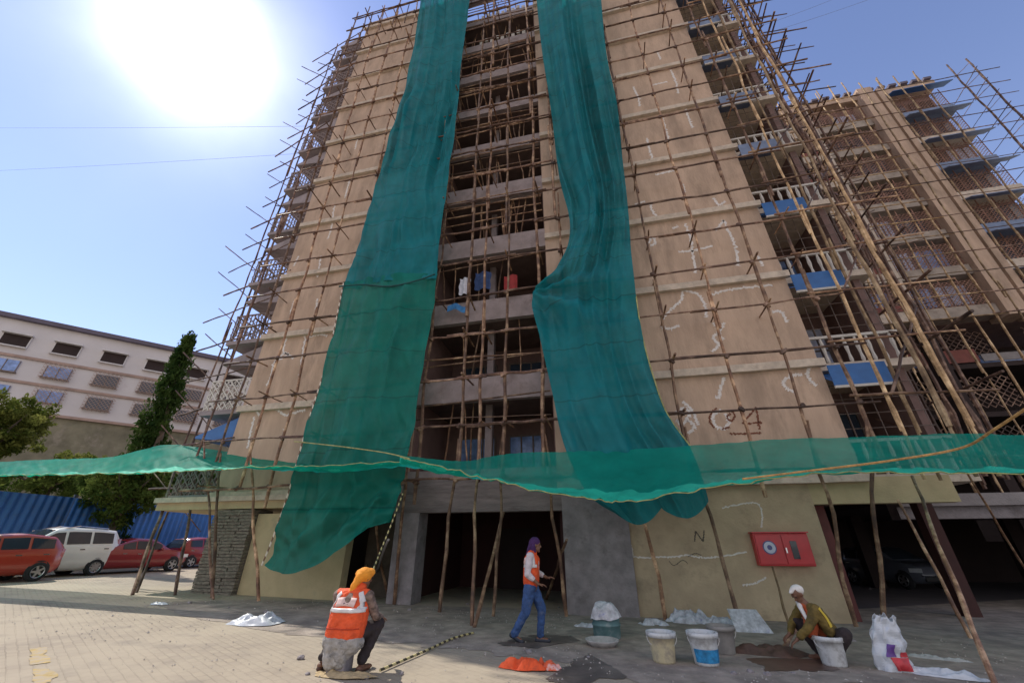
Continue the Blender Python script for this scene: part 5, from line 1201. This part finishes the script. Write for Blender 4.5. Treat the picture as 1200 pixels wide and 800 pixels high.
# loose stones and rubble
random.seed(77)
RUB = ['by the stone column', "just right of the seated worker's sand", 'right of the seated worker along the bottom edge', 'in front of the walking worker', 'at the left edge of the wet stain', 'below the blue-labelled bucket', 'nearest right of the blue-labelled bucket', 'between the two stones under the mortar heap', 'in front of the crouching worker', 'left of the carrier bag', 'inside the garage mouth, left of two', 'inside the garage mouth, right of two', "at the foot of the stone column's right side", 'behind the plastic sheet', 'left of the seated worker at the bottom edge', 'left of the seated worker near his knee', 'between the entrance poles', 'at the left entrance pillar', 'under the second entrance pole', 'at the foot of the right entrance pole']
for i, (px, py) in enumerate(((222, 707), (430, 795), (470, 790), (620, 765), (690, 770), (860, 790), (880, 788), (900, 791), (930, 789), (1000, 752), (1020, 690), (1036, 694), (268, 712), (312, 718), (360, 790), (352, 772), (548, 708), (480, 715), (500, 724), (655, 712))):
    p = gnd(px, py); bm = bmesh.new(); s = rnd(.025, .06); bmesh.ops.create_icosphere(bm, subdivisions=2, radius=s)
    for v in bm.verts: v.co *= 1 + .5 * noise.noise(v.co * 25 + V((i, 0, 0))); v.co.z *= .6
    me = bpy.data.meshes.new('rubble_stone'); bm.to_mesh(me); bm.free(); me.materials.append(CEM)
    o = bpy.data.objects.new('rubble_stone', me); COL.objects.link(o); o.location = (p.x, p.y, G(p.x) + s * .4)
    tag(o, 'grey mortar lump lying %s' % RUB[i], 'rubble', 'loose mortar lumps')
# laundry and goods behind the bamboo in the stair bay
q = MB(); a = at(538, 325, 11.6); q.grid(lambda u, v: V((a.x + u * .42 + .05 * nz(v * 3), 11.7 + .06 * math.sin(u * 9), a.z - v * .75)), 10, 10)
tag(q.build('hanging_cloth', mat('white_cloth', (.6, .6, .66), .9, .15, 6), thick=.01), 'white cloth hung in the stair bay beside the knotted teal cloth', 'cloth')
q = MB(); a = at(556, 318, 11.7); q.grid(lambda u, v: V((a.x + u * .62 + .05 * nz(v * 3), 11.82 + .07 * math.sin(u * 8), a.z - v * .8)), 10, 10)
tag(q.build('hanging_cloth', mat('navy_cloth', (.03, .06, .16), .9, .3, 6), thick=.01), 'dark blue cloth hung beside the white one in the stair bay', 'cloth')
q = MB(); a = at(522, 355, 11.5); q.grid(lambda u, v: V((a.x + u * .7, 11.72 + .05 * math.sin(u * 8), a.z - v * .26 + .1 * math.sin(u * 5))), 10, 5)
tag(q.build('hanging_cloth', mat('blue_cloth', (.05, .20, .45), .9, .3, 6), thick=.01), 'bright blue cloth draped on the rail below the white one', 'cloth')
q = MB(); a = at(590, 322, 11.6); q.grid(lambda u, v: V((a.x + u * .5, 11.7 + .06 * math.sin(u * 7), a.z - v * .7)), 10, 10)
tag(q.build('hanging_cloth', mat('maroon_cloth', (.28, .03, .03), .9, .3, 6), thick=.01), 'red cloth hung at the right end of the stair bay', 'cloth')

# loose grit and flakes of plaster strewn over the paving
random.seed(123); q = MB()
for _ in range(2600):
    y = 5.2 + 6.6 * random.random() ** .7; x = rnd(-13, 6) if random.random() < .7 else random.gauss(1, 2.5)
    if nz(x * .8, y * .8) < -.12: continue
    s_ = rnd(.006, .02) * (1.6 if random.random() < .06 else 1); a = rnd(0, 6.28); z = G(x) + .008
    q.add([(x + s_ * math.cos(a + k * 2.1) * rnd(.7, 1.3), y + s_ * math.sin(a + k * 2.1) * rnd(.7, 1.3), z) for k in range(3)] + [(x, y, z + s_ * rnd(.5, 1))], [(0, 1, 3), (1, 2, 3), (2, 0, 3)])
tag(q.build('grit', mat('plaster_grit', (.36, .33, .30), .95, .5, 4)), 'loose grit and plaster flakes strewn over the yard paving', 'grit', kind='stuff')
